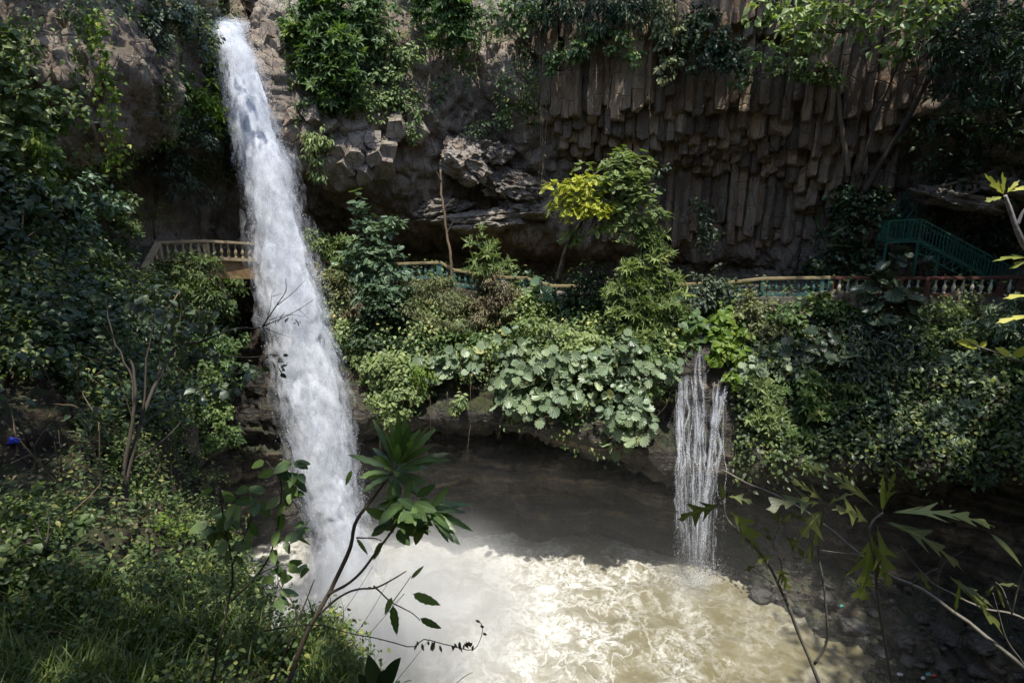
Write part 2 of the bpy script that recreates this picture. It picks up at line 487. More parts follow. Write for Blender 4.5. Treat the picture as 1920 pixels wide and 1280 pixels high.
# ---------------------------------------------------------------- the gorge: one cliff sheet lofted between profiles
# each profile: photo column, then (photo row, distance) from the plateau down to the river bed
ROWN = 17
PROF = [
    (-1500, [(-190, 22), (-150, 13), (0, 11), (200, 10), (300, 10), (400, 10), (430, 10.5), (460, 10.5), (465, 10), (500, 10), (600, 9.5), (700, 9.5), (750, 9.5), (850, 9), (950, 9), (1150, 9), (1300, 9)]),
    (-600, [(-190, 30), (-150, 22), (0, 19), (200, 17), (300, 18), (400, 18), (430, 19), (460, 19), (465, 17.5), (500, 17), (600, 16), (700, 15), (750, 15), (850, 14.5), (950, 14), (1150, 13.5), (1300, 13)]),
    (0, [(-190, 33), (-150, 25), (0, 22), (180, 20.5), (280, 21.5), (400, 22.5), (440, 24), (470, 24), (480, 22.5), (520, 22.3), (650, 21), (760, 20.5), (800, 20.5), (880, 20.5), (960, 20.3), (1255, 20), (1320, 20)]),
    (90, [(-190, 36), (-150, 26), (0, 23), (150, 21), (265, 21.5), (360, 26), (435, 27), (475, 27), (485, 24.5), (520, 24.3), (640, 23), (740, 22.5), (790, 22.5), (870, 22.5), (960, 22.2), (1200, 21.5), (1280, 21.5)]),
    (200, [(-190, 38), (-150, 28), (0, 24.5), (140, 22), (255, 22.6), (320, 27.5), (430, 28.5), (475, 28), (487, 25.5), (520, 25.3), (640, 24), (740, 23.5), (790, 23.5), (870, 23.5), (960, 23.2), (1155, 22.9), (1240, 22.9)]),
    (300, [(-190, 40), (-150, 30), (0, 27), (150, 25.5), (240, 26), (300, 29.5), (400, 30), (460, 29.5), (489, 27.0), (530, 27), (640, 25.5), (720, 25), (780, 25), (870, 25), (960, 24.5), (1125, 24.2), (1200, 24.2)]),
    (385, [(-190, 42), (-150, 33), (0, 30.5), (150, 30.5), (260, 31), (340, 31.5), (420, 31), (468, 30.5), (487, 27.6), (520, 27.6), (580, 29.5), (700, 28.5), (790, 27.8), (870, 27.2), (960, 26.9), (1060, 27), (1150, 27)]),
    (425, [(-190, 50), (-150, 47), (-20, 44), (62, 31.9), (200, 32.4), (340, 32.8), (420, 32.5), (468, 32), (487, 29), (524, 29), (600, 30.5), (700, 30), (790, 29), (870, 28.5), (960, 28), (1040, 28), (1120, 28)]),
    (455, [(-190, 50), (-150, 47), (-20, 44), (62, 31.8), (200, 32.6), (340, 33), (425, 33), (470, 32.5), (487, 29.8), (520, 29.8), (600, 31), (700, 30.5), (790, 29.8), (870, 29.2), (960, 28.8), (1035, 28.5), (1120, 28.5)]),
    (482, [(-190, 44), (-150, 37), (10, 33), (130, 31.7), (210, 32.3), (350, 33), (430, 33.5), (478, 33), (493, 30.2), (530, 30.2), (610, 31), (720, 30), (790, 29.8), (870, 29.5), (960, 29.3), (1020, 29), (1120, 29)]),
    (540, [(-190, 44), (-150, 35), (0, 32.5), (150, 31.2), (250, 31.0), (400, 33), (440, 34.5), (490, 34), (505, 31), (545, 30.8), (640, 30), (755, 28.8), (800, 29.8), (870, 29.5), (900, 30), (1010, 29.6), (1100, 29.8)]),
    (650, [(-190, 44), (-150, 35), (0, 32.7), (180, 31.6), (325, 31.1), (400, 34.5), (455, 37), (520, 37), (532, 31.4), (570, 31), (650, 29), (780, 27.2), (797, 29.5), (868, 29), (890, 30.2), (1003, 30), (1070, 30.3)]),
    (800, [(-190, 45), (-150, 36), (0, 33.5), (180, 32.6), (300, 33.2), (430, 34.8), (465, 39), (520, 38.5), (527, 31.5), (575, 31.1), (650, 29), (785, 26.2), (802, 29.5), (868, 28.2), (892, 30.2), (1000, 30.2), (1060, 30.5)]),
    (900, [(-190, 46), (-150, 36), (0, 33.5), (180, 33.4), (300, 34.6), (440, 34.6), (470, 38.5), (525, 38), (540, 31.5), (580, 31.1), (655, 28.9), (785, 25.8), (803, 29.5), (868, 27.9), (890, 30.2), (998, 30.3), (1060, 30.5)]),
    (1000, [(-190, 46), (-150, 36), (0, 33.2), (190, 32.8), (320, 34.4), (445, 34.4), (480, 37.5), (532, 37), (548, 31.4), (585, 31), (660, 28.8), (788, 25.6), (805, 29.5), (872, 27.8), (895, 30), (998, 30.3), (1060, 30.5)]),
    (1150, [(-190, 46), (-150, 36), (0, 33), (210, 36.2), (325, 36.6), (450, 36.3), (485, 38), (537, 37.5), (556, 31), (590, 30.7), (660, 28.3), (830, 25.4), (850, 28.6), (900, 27.8), (930, 29.5), (1008, 29.8), (1070, 30)]),
    (1300, [(-190, 45), (-150, 35), (0, 32.5), (215, 35.8), (330, 36.2), (465, 35.9), (495, 37), (532, 36.5), (556, 29.9), (592, 29.6), (650, 27.2), (885, 25.6), (900, 27.6), (950, 27), (980, 27.6), (1048, 27.6), (1120, 27.6)]),
    (1380, [(-190, 44), (-150, 34.5), (0, 32), (218, 35.2), (325, 35.4), (475, 35.2), (500, 36.2), (528, 35.7), (552, 29.3), (598, 29), (660, 26.9), (875, 25), (895, 27), (955, 26.4), (985, 26.8), (1085, 26.2), (1160, 25.4)]),
    (1500, [(-190, 43), (-150, 34), (0, 31.5), (220, 34.4), (320, 34.4), (480, 34.2), (503, 35), (524, 34.5), (555, 28.4), (602, 28.1), (680, 26.2), (862, 23.8), (890, 26), (960, 25.5), (1050, 25.4), (1165, 22.95), (1260, 21.5)]),
    (1600, [(-190, 42), (-150, 33), (0, 30.5), (210, 33), (320, 33), (470, 33), (495, 33.8), (525, 33.2), (556, 27.9), (601, 27.6), (690, 25.4), (868, 23), (895, 25), (970, 24.6), (1070, 24.2), (1225, 21), (1330, 19)]),
    (1750, [(-190, 40), (-150, 31), (0, 29), (200, 28.5), (320, 30.2), (430, 30.5), (470, 31.3), (526, 31), (557, 27.3), (601, 27), (700, 24.5), (872, 22.2), (900, 24), (985, 23.4), (1110, 22.4), (1300, 18.4), (1400, 16.5)]),
    (1920, [(-190, 38), (-150, 29), (0, 27), (200, 26.5), (300, 28), (420, 29), (460, 30), (523, 29.6), (556, 26.5), (601, 26.2), (700, 23), (872, 20.8), (900, 22), (985, 21.5), (1130, 20.4), (1360, 16.2), (1500, 14)]),
    (2500, [(-190, 28), (-150, 20), (0, 18), (200, 17.5), (300, 18), (420, 18.5), (460, 19), (515, 18.8), (548, 17), (601, 16.8), (700, 15.5), (872, 14.5), (900, 15), (985, 14.6), (1130, 14), (1360, 12), (1500, 11)]),
    (3600, [(-190, 18), (-150, 11), (0, 9.5), (200, 9.2), (300, 9.5), (420, 9.8), (460, 10), (515, 10), (548, 9), (601, 9), (700, 8.4), (872, 8), (900, 8.2), (985, 8), (1130, 7.8), (1360, 7), (1500, 6.5)]),
]
ROW_SUB = [4, 22, 40, 36, 30, 16, 16, 10, 14, 26, 40, 10, 24, 10, 30, 12]


def loft(prof, row_sub, dens, smooth_rows=False):
    xs = np.array([p[0] for p in prof], float)
    ctl = np.array([p[1] for p in prof], float)                # columns, rows, 2
    cols = [np.linspace(xs[i], xs[i + 1], max(2, int(dens(xs[i], xs[i + 1]))), endpoint=False) for i in range(len(xs) - 1)]
    cx = np.concatenate(cols + [xs[-1:]])
    # monotone-ish smooth interpolation between the profiles
    j = np.clip(np.searchsorted(xs, cx, side='right') - 1, 0, len(xs) - 2)
    t = (cx - xs[j]) / (xs[j + 1] - xs[j])
    t = 0.5 * t + 0.5 * t * t * (3 - 2 * t)
    g = ctl[j] * (1 - t)[:, None, None] + ctl[j + 1] * t[:, None, None]   # cols, rows, 2
    rows = []
    nr = g.shape[1]
    for r in range(nr - 1):
        n = row_sub[r]
        tt = np.linspace(0, 1, n, endpoint=False)
        rows.append(g[:, r, None] * (1 - tt)[None, :, None] + g[:, r + 1, None] * tt[None, :, None])
    rows.append(g[:, -1:, :])
    g = np.concatenate(rows, 1)
    rowpos = np.concatenate([r + np.linspace(0, 1, row_sub[r], endpoint=False) for r in range(nr - 1)] + [np.array([nr - 1.0])])
    if smooth_rows:
        for _ in range(smooth_rows):
            g[:, 1:-1] = 0.25 * g[:, :-2] + 0.5 * g[:, 1:-1] + 0.25 * g[:, 2:]
    W = P(cx[:, None], g[..., 0], g[..., 1])
    return W, np.broadcast_to(cx[:, None], W.shape[:2]), g[..., 0], np.broadcast_to(rowpos[None], W.shape[:2])


def grid_faces(nc, nr):
    i, j = np.meshgrid(np.arange(nc - 1), np.arange(nr - 1), indexing='ij')
    a = i * nr + j
    return np.stack((a, a + 1, a + nr + 1, a + nr), -1).reshape(-1, 4)


def grid_normals(W):
    return norm(np.cross(np.gradient(W, axis=1), np.gradient(W, axis=0)))   # towards the viewer


W, WX, WY, WR = loft(PROF, ROW_SUB, lambda a, b: (b - a) / 4.2 if -50 < a < 1930 else 16, 2)
NRM = grid_normals(W)
q = W * np.array((1, 1, 0.75))
rocky = sstep(0.5, 2.0, WR) * (1 - 0.8 * sstep(6.2, 6.9, WR) * (1 - sstep(7.9, 8.1, WR))) * (1 - 0.6 * sstep(8, 8.2, WR) * (1 - sstep(9, 9.4, WR)))
d = 0.55 * fbm(q * 0.3, 4) + 0.34 * ridged(q * 0.55 + 5, 4) * 0.5
f1, f2, cid = worley(q * 0.75 + 3 * 0)
blocks = (cid - 0.5) * sstep(0.0, 0.16, f2 - f1)
d += 0.55 * blocks
f1, f2, cid = worley(q * 1.9 + 31, 5)
d += 0.3 * (cid - 0.5) * sstep(0, 0.15, f2 - f1)
upz = (1 - sstep(6.4, 6.9, WR))
f1, f2, cid = worley(q * 3.4 + 71, 9)
d += 0.15 * upz * (cid - 0.5) * sstep(0, 0.14, f2 - f1) + 0.3 * upz * ridged(q * 0.9 + 23, 3) * 0.4
d += 0.09 * fbm(q * 3.3, 3)
# bedding of the lower, layered wall
low = sstep(10.6, 11.3, WR)
d = d * (1 - 0.2 * low) + low * 0.3 * ridged(np.stack((W[..., 0] * 0.22, W[..., 1] * 0.22, W[..., 2] * 1.4), -1), 4)
W2 = W + NRM * (d * rocky)[..., None]
# material by place: dry cliff above the path, wet layered rock under the lip
fm = grid_faces(*W.shape[:2])
rowmid = WR.reshape(-1)[fm].mean(1)
colmid = WX.reshape(-1)[fm].mean(1)
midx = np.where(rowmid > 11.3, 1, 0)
midx = np.where((rowmid > 9) & (rowmid <= 11.3), 2, midx)
fcz = W2.reshape(-1, 3)[fm[:, 0]]
cn = colmid + 55 * fbm(fcz * 0.8, 3); rn = rowmid + 0.35 * fbm(fcz * 0.6 + 9, 3)
midx = np.where((cn > 1240) & (cn < 1392) & (rn > 9.9), 1, midx)
midx = np.where((rn > 10.75) & (rowmid <= 11.3), 1, midx)
midx = np.where((colmid > 478) & (colmid < 570) & (rowmid < 4.2), 3, midx)
midx = np.where((colmid > 40) & (colmid < 320) & (rowmid < 4.1) & (rowmid > 2.0), 0, midx)
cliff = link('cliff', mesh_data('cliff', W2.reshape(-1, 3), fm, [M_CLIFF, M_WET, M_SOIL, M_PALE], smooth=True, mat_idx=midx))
tag(cliff, kind='structure')
CL_P, CL_N, CL_X, CL_Y, CL_R = W2, grid_normals(W2), WX, WY, WR

# near hillside to the left of and below the viewpoint
NEAR = [
    (-1500, [(150, 8.5), (150, 8), (420, 6), (650, 4.5), (900, 3), (1250, 2.0), (1900, 1.3), (2600, 0.9)]),
    (-500, [(260, 12.5), (250, 11.5), (480, 9), (700, 7), (950, 4.6), (1200, 2.9), (1560, 1.9), (2600, 1.0)]),
    (0, [(370, 15.5), (350, 14.5), (540, 12.2), (730, 9.5), (950, 6.5), (1130, 4.2), (1430, 2.4), (2600, 1.0)]),
    (150, [(470, 19), (450, 18), (610, 14), (790, 10.5), (980, 7), (1130, 4.4), (1430, 2.4), (2600, 1.0)]),
    (260, [(570, 21), (545, 20), (690, 16), (850, 12), (1000, 8), (1130, 4.6), (1430, 2.4), (2600, 1.0)]),
    (340, [(800, 19), (780, 18), (870, 15), (965, 11.5), (1050, 8), (1140, 4.8), (1430, 2.4), (2600, 1.0)]),
    (430, [(1080, 10), (1062, 9), (1080, 8), (1098, 7), (1118, 6), (1150, 4.8), (1430, 2.4), (2600, 1.0)]),
    (560, [(1230, 6.0), (1205, 5.5), (1212, 5.1), (1220, 4.8), (1230, 4.5), (1245, 4.0), (1430, 2.4), (2600, 1.0)]),
    (660, [(1340, 4.2), (1315, 3.9), (1322, 3.75), (1330, 3.6), (1340, 3.45), (1350, 3.3), (1470, 2.4), (2600, 1.0)]),
    (820, [(1480, 3.2), (1430, 3.0), (1435, 2.95), (1440, 2.9), (1446, 2.85), (1452, 2.8), (1530, 2.3), (2600, 1.0)]),
    (1400, [(1480, 3.2), (1420, 3.0), (1425, 2.95), (1430, 2.9), (1440, 2.8), (1450, 2.7), (1550, 2.2), (2600, 1.0)]),
    (2000, [(1400, 3.4), (1370, 3.2), (1378, 3.1), (1385, 3.0), (1392, 2.9), (1400, 2.8), (1500, 2.3), (2600, 1.0)]),
    (3400, [(1100, 3.4), (1060, 3.0), (1100, 2.8), (1140, 2.6), (1180, 2.4), (1220, 2.2), (1500, 1.6), (2600, 0.8)]),
]
NW, NX, NY, NRW = loft(NEAR, [3, 40, 40, 40, 40, 40, 24], lambda a, b: max(10, (b - a) / 7) if -10 < a < 700 else 22, 1)
NN = grid_normals(NW)
NW2 = NW + NN * ((0.5 * fbm(NW * 0.45, 4) + 0.25 * fbm(NW * 1.7 + 9, 4)) * np.clip(NW[..., 1:2][..., 0] / 8, 0.12, 1))[..., None]
NW2[:, 0] = NW[:, 0] + np.array((0, 0.6, -9.0))
hill = link('hillside', mesh_data('hillside', NW2.reshape(-1, 3), grid_faces(*NW.shape[:2]), M_SOIL, smooth=True))
tag(hill, kind='structure')
NR_P, NR_N = NW2, grid_normals(NW2)

# plateau around the gorge and the gorge's near side behind the viewpoint
mb = MB()
ring = np.array([(-16.5, 13), (-20, 4), (-16, -5), (-8, -9.5), (2, -11), (12, -9), (19, -3), (21, 4), (18, 12.5)], float)
ring = spline(np.concatenate((ring, np.zeros((len(ring), 1))), 1), 70)[:, :2]
cc = np.array((0.0, 1.0))
levels = [(-24, 0.42), (-6, 0.5), (-2.2, 0.6), (2, 0.8), (7, 0.93), (12, 1.02), (15, 1.12), (19, 1.5), (21, 3.0), (24, 40.0)]
RV = np.stack([np.concatenate((cc + (ring - cc) * k, np.full((len(ring), 1), float(z))), 1) for z, k in levels], 1)
RV = RV + norm(RV - np.array((0, 1, 0)))*(0.5 * fbm(RV * 0.3, 4))[..., None]
mb.add(RV.reshape(-1, 3), grid_faces(*RV.shape[:2]))
tag(mb.build('gorge_bank', M_CLIFF, smooth=True), kind='structure')
far = MB()
ang = np.linspace(-1.25, 1.25, 60)
FV = np.stack([np.stack((np.sin(ang) * r * k, np.cos(ang) * r, np.full(60, z)), -1) for r, z, k in ((43, 19.0, 1.0), (60, 23, 1.0), (150, 26, 1.0), (1500, 30, 1.2))], 1)
far.add(FV.reshape(-1, 3), grid_faces(60, 4))
tag(far.build('plateau', M_SOIL, smooth=True), kind='structure')

# ---------------------------------------------------------------- hanging basalt columns
def columns(cells, name, mat):
    """cells: list of (ring of plan points, z bottom, z top, tilt vector)"""
    mb = MB()
    for ringp, z0, z1, tilt in cells:
        k = len(ringp)
        zs, sc, of = [z0, z0 + 0.05], [0.74, 0.9], [np.zeros(2)] * 2
        z = z0 + 0.25; o2 = np.zeros(2)
        while z < z1:                                # lengths between cross joints
            zn = min(z1, z + 0.5 + 1.1 * RNG.random())
            zs += [z, (z + zn) / 2, zn - 0.05]; sc += [0.965] * 3; of += [o2] * 3
            if RNG.random() < 0.75:
                zs.append(zn - 0.02); sc.append(0.9); of.append(o2)
                o2 = o2 * 0.5 + RNG.normal(size=2) * 0.03
            z = zn
        c = ringp.mean(0)
        V = []
        for i, z in enumerate(zs):
            pl = c + (ringp - c) * sc[i] + of[i]
            V.append(np.concatenate((pl + tilt[:2] * (z - z1), np.full((k, 1), z)), 1))
        V = np.array(V)
        ph = RNG.random() * 40
        V[2:, :, :2] += 0.1 * perlin(V[2:] * np.array((0.9, 0.9, 1.1)) + ph)[..., None] * norm(V[2:, :, :2] - c)
        V[:2, :, 2] += (RNG.random(k) - 0.5) * 0.22
        m = len(zs)
        F = [(i * k + j, i * k + (j + 1) % k, (i + 1) * k + (j + 1) % k, (i + 1) * k + j) for i in range(m - 1) for j in range(k)]
        mb.add(V.reshape(-1, 3), [np.array(F), np.array([list(range(k))[::-1]])])
    return mb.build(name, mat)


def hexcells(x0, x1, y0, y1, s):
    """A jittered honeycomb in plan: neighbouring cells share their (jittered) corners."""
    out = []
    jit = {}
    def corner(x, y):
        key = (round(x / s * 20), round(y / s * 20))
        if key not in jit:
            r = RNG.normal(size=2) * 0.2 * s
            jit[key] = np.array((x, y)) + r
        return jit[key]
    dx, dy = s * math.sqrt(3), s * 1.5
    r = 0
    y = y0
    while y < y1:
        x = x0 + (dx / 2 if r % 2 else 0)
        while x < x1:
            out.append(np.array([corner(x + s * math.sin(a), y + s * math.cos(a)) for a in np.arange(6) * math.pi / 3][::-1]))
            x += dx
        y += dy; r += 1
    return out


XS = np.array([990, 1060, 1150, 1300, 1380, 1500, 1600, 1680]); FR = np.array([33.2, 32.3, 31.4, 31.0, 30.7, 30.2, 29.6, 29.2])
cells = []
for c in hexcells(1.0, 20.5, 27, 37.5, 0.33):
    m = c.mean(0)
    px = 960 + FPX * m[0] / (m[1] * 1.0)
    if not 985 < px < 1690:
        continue
    d = m[1] - np.interp(px, XS, FR) + 0.5 * perlin(np.array((m[0] * 0.35, m[1] * 0.35, 3.0)))
    if d < -0.9 or d > 4.6:
        continue
    rr = RNG.random()
    e = 0.9 * perlin(np.array((m[0] * 0.3, 0.0, 8.0)))
    right = sstep(1420, 1600, px)
    if d < 0.0:
        z0 = 7.6 + rr * 1.2 + e
    elif d < 0.75:
        z0 = 4.5 + rr * 1.3 + 0.8 * e
    elif d < 3.0:
        z0 = 4.3 - (d - 0.75) * 1.05 + (rr - .5) * 0.8 + 0.7 * e
    else:
        z0 = -2.3 + rr * 1.7
    z0 = z0 * (1 - right) + right * (3.4 - 2.3 * max(d, 0) + 1.6 * rr)
    z0 = max(z0, -2.3 + 0.9 * rr)
    cells.append((c, z0, 13.0 + RNG.random(), np.array((0.03 * perlin(np.array((m[0] * .2, 0, 0.5))), -0.02 - 0.03 * rr, 0))))
tag(columns(cells, 'basalt_columns', M_BASALT), kind='structure')

# blocky broken column ends right of the fall, and the grey outcrop above the cave
def rock_blob(c, r, seed, nu=40, nv=26, amp=0.35, flat=0.0, blocky=0.5):
    u = np.linspace(0, 2 * math.pi, nu, endpoint=False); v = np.linspace(0.001, math.pi - 0.001, nv)
    D = np.stack((np.cos(u)[:, None] * np.sin(v), np.sin(u)[:, None] * np.sin(v), np.broadcast_to(np.cos(v), (nu, nv))), -1)
    w = worley(D * 1.3 + seed * 3.7, seed)[0]
    d = 1 + amp * fbm(D * 1.1 + seed * 7.1, 4) + blocky * (0.45 - w) * 0.6
    V = D * d[..., None] * np.asarray(r, float)
    if flat:
        V[..., 2] = np.maximum(V[..., 2], -flat * r[2])
    i, j = np.meshgrid(np.arange(nu), np.arange(nv - 1), indexing='ij')
    F = np.stack((i * nv + j, i * nv + j + 1, ((i + 1) % nu) * nv + j + 1, ((i + 1) % nu) * nv + j), -1).reshape(-1, 4)
    return V.reshape(-1, 3) + np.asarray(c, float), F


M_GREYROCK = rock_mat('grey_rock', [(0.07, 0.06, 0.052), (0.17, 0.145, 0.125), (0.28, 0.245, 0.21), (0.4, 0.36, 0.32), (0.22, 0.15, 0.095)], moss=0.2)


def hexblock(mb, c, axis, r, L):
    axis = norm(np.asarray(axis, float))
    a = norm(np.cross(axis, (0.3, 0.2, 1))); b = np.cross(axis, a)
    k = int(RNG.integers(4, 7))
    an = np.arange(k) * 2 * math.pi / k + RNG.normal(size=k) * 0.14 + RNG.random() * 3
    rr = r * (1 + 0.15 * RNG.normal(size=k))
    ringv = a * (np.cos(an) * rr)[:, None] + b * (np.sin(an) * rr)[:, None]
    V = np.concatenate([np.asarray(c) + axis * t + ringv * s + RNG.normal(size=(k, 3)) * 0.03 for t, s in ((-L, 1), (-L * .3, 1.03), (-0.03, 0.99), (0, 0.95))])
    F = [(i * k + j, i * k + (j + 1) % k, (i + 1) * k + (j + 1) % k, (i + 1) * k + j) for i in range(3) for j in range(k)]
    mb.add(V, [np.array(F), np.array([[3 * k + j for j in range(k)]])])


mb = MB()
for px, py, Y, r, L, ax in [(560, 245, 31.3, .5, 2, (-.3, -1, .15)), (590, 262, 31.3, .42, 2, (0, -1, -.2)), (632, 292, 31.4, .42, 2, (-.2, -.9, -.6)), (660, 272, 31.5, .5, 2, (-.3, -.8, .3)),
                            (668, 300, 31.3, .42, 2, (.1, -.8, -.6)), (700, 268, 31.6, .5, 2, (.2, -.9, .1)), (700, 300, 31.5, .4, 2, (.2, -.8, -.5)), (728, 285, 31.8, .45, 2, (.2, -.8, -.5)),
                            (742, 250, 32, .4, 2, (.1, -.8, -.5)), (640, 318, 31.5, .45, 2, (-.2, -.7, -.7)), (610, 230, 31.5, .5, 2, (-.3, -.9, .2)),
                            (670, 245, 31.8, .5, 2, (0, -.9, .2)), (720, 320, 32.2, .5, 2, (.1, -.6, -.8)), (782, 255, 32.6, .45, 2, (.3, -.7, -.6)), (530, 215, 31, .45, 1.6, (-.5, -.9, 0)),
                            (515, 95, 31.6, .4, 1.8, (-.6, -.8, -.3)), (505, 130, 31.3, .35, 1.8, (-.6, -.7, -.5)), (535, 160, 31.2, .45, 1.8, (-.4, -.8, -.5)), (495, 60, 31.9, .4, 1.5, (-.7, -.8, .2)), (548, 120, 31.6, .5, 1.8, (-.3, -.8, -.6)),
                            (500, 25, 32.3, .45, 1.5, (-.5, -.8, .4)), (525, 40, 32.4, .5, 1.5, (-.4, -.8, -.3)), (540, 190, 31, .5, 1.5, (-.4, -.9, .3)), (575, 205, 31.2, .5, 1.5, (-.2, -.9, .4)), (680, 335, 31.8, .5, 1.5, (-.1, -.7, -.7))]:
    hexblock(mb, P(px, py, Y - (0.9 if py > 200 else 0.3)), ax, r * (1.0 + .5 * RNG.random()), L)
tag(mb.build('column_ends', M_PALE), kind='structure')
mb = MB()
for (px, py, Y, r, seed, roll) in [(872, 300, 32.7, (1.5, 1.5, 1.05), 3, .55), (905, 285, 33.2, (1.2, 1.2, .8), 5, .2), (950, 345, 33.9, (1.9, 1.5, .85), 8, .3), (905, 412, 33.7, (2.9, 1.5, .6), 12, -.05), (985, 385, 34, (1.6, 1.3, .8), 14, .2), (825, 395, 34, (1.5, 1.2, .6), 15, -.2), (1800, 378, 28.5, (2.3, 1.1, .4), 17, .22), (1880, 352, 28, (1.6, 1.1, .4), 18, .25)]:
    V, F = rock_blob((0, 0, 0), (1, 1, 1), seed, 150, 100, 0.22, 0, 0.2)
    f1, f2, cid = worley(V * 1.5 + seed * 5.3, seed)
    V = V * (1 + 0.42 * (cid - .5) * sstep(0, .12, f2 - f1))[:, None]
    f1, f2, cid = worley(V * 3.4 + seed * 2.3, seed + 3)
    V = V * (1 + 0.2 * (cid - .5) * sstep(0, .1, f2 - f1))[:, None]
    V = V * (1 + 0.03 * fbm(V * 5, 3))[:, None] * np.array(r)
    V = V @ np.array([(math.cos(roll), 0, -math.sin(roll)), (0, 1, 0), (math.sin(roll), 0, math.cos(roll))])
    mb.add(V + P(px, py, Y), F)
tag(mb.build('rock_outcrop', M_GREYROCK), kind='structure')
# ---------------------------------------------------------------- pool
POOL_Z = -18.5
def water_mat():
    k = NT('muddy_water')
    pos = k.n('NewGeometry').outputs['Position']
    w1 = k.n('TexNoise', {'Vector': pos, 'Scale': 0.35, 'Detail': 3.0}).outputs['Color']
    w2 = k.n('TexNoise', {'Vector': pos, 'Scale': 1.3, 'Detail': 3.0}).outputs['Color']
    off = k.n('VectorMath', {0: w1, 1: (0.5, 0.5, 0.5)}, operation='SUBTRACT').outputs[0]
    off = k.n('VectorMath', {0: off, 'Scale': 1.6}, operation='SCALE').outputs[0]
    of2 = k.n('VectorMath', {0: w2, 1: (0.5, 0.5, 0.5)}, operation='SUBTRACT').outputs[0]
    of2 = k.n('VectorMath', {0: of2, 'Scale': 0.8}, operation='SCALE').outputs[0]
    p = k.n('VectorMath', {0: pos, 1: off}, operation='ADD').outputs[0]
    p = k.n('VectorMath', {0: p, 1: of2}, operation='ADD').outputs[0]
    def lines(scale, width, det=2.0):
        n = k.noise(p, scale, det, 0.6)
        r = k.math('ABSOLUTE', k.math('SUBTRACT', n, 0.5))
        return k.rng(r, 0.0, width, 1.0, 0.0)
    l1 = lines(0.62, 0.045, 5.0); l2 = lines(1.6, 0.075, 5.0); l3 = lines(3.6, 0.1, 4.0)
    dirx = k.n('SeparateXYZ', {'Vector': pos})
    d = k.n('VectorMath', {0: pos, 1: (-6.8, 24.0, POOL_Z)}, operation='DISTANCE').outputs['Value']
    near = k.rng(d, 4.0, 14.0, 1.0, 0.0)
    patch = k.rng(k.noise(p, 0.33, 4, 0.6), 0.42, 0.6)
    foam = k.math('ADD', k.math('MULTIPLY', l1, 0.6), k.math('ADD', k.math('MULTIPLY', l2, k.math('MULTIPLY', patch, 0.85)), k.math('MULTIPLY', l3, k.math('MULTIPLY', patch, 0.45))))
    foam = k.math('ADD', foam, k.math('MULTIPLY', k.math('MULTIPLY', near, k.noise(p, 1.6, 6, 0.7)), 1.25))
    foam = k.math('MULTIPLY', foam, k.rng(dirx.outputs['X'], 3.0, 11.5, 1.0, 0.22))
    brk = k.noise(p, 5.5, 5, 0.7)
    foam = k.math('MULTIPLY', foam, k.rng(brk, 0.3, 0.62, 0.35, 1.0))
    foam = k.math('ADD', foam, k.math('MULTIPLY', k.rng(k.noise(p, 0.9, 6, 0.65), 0.42, 0.7), 0.14))
    foam = k.math('MINIMUM', foam, 1.0)
    mud = k.mix(k.noise(p, 0.6, 4), (0.112, 0.098, 0.05), (0.158, 0.138, 0.076))
    col = k.mix(foam, mud, (0.5, 0.497, 0.46))
    h = k.math('ADD', k.math('MULTIPLY', foam, 0.2), k.math('ADD', k.noise(p, 1.2, 5, 0.6), k.math('MULTIPLY', k.noise(p, 5.0, 4, 0.6), 0.25)))
    b = k.n('BsdfPrincipled', {'Base Color': col, 'Roughness': k.rng(foam, 0.1, 0.6, 0.3, 0.8), 'Specular IOR Level': 0.35, 'Normal': k.bump(h, 0.7, 0.13)})
    return k.done(b)


M_POOL = water_mat()
gx, gy = np.meshgrid(np.linspace(-26, 30, 420), np.linspace(8, 34, 260), indexing='ij')
pp = np.stack((gx, gy, np.zeros_like(gx)), -1)
d2_ = np.hypot(gx - 8.2, gy - 24.8)
wv = 0.24 * fbm(pp * 0.45, 3) + 0.13 * ridged(pp * 0.8 + 4, 3) * 0.5 + 0.06 * np.sin(d2_ * 3.2) * np.exp(-d2_ / 3)
dd = np.hypot(gx + 6.8, gy - 24.5)
wv += 0.8 * np.exp(-(dd / 3.2) ** 2) * (0.6 + fbm(pp * 1.2, 3)) 
pp[..., 2] = POOL_Z + wv
pool = link('river_water', mesh_data('river_water', pp.reshape(-1, 3), grid_faces(*gx.shape)[:, ::-1], M_POOL, smooth=True))
tag(pool, kind='structure')
bed = MB()
bed.box((0, 20, -24.5), (90, 70, 1.0))
tag(bed.build('river_bed', M_WET), kind='structure')

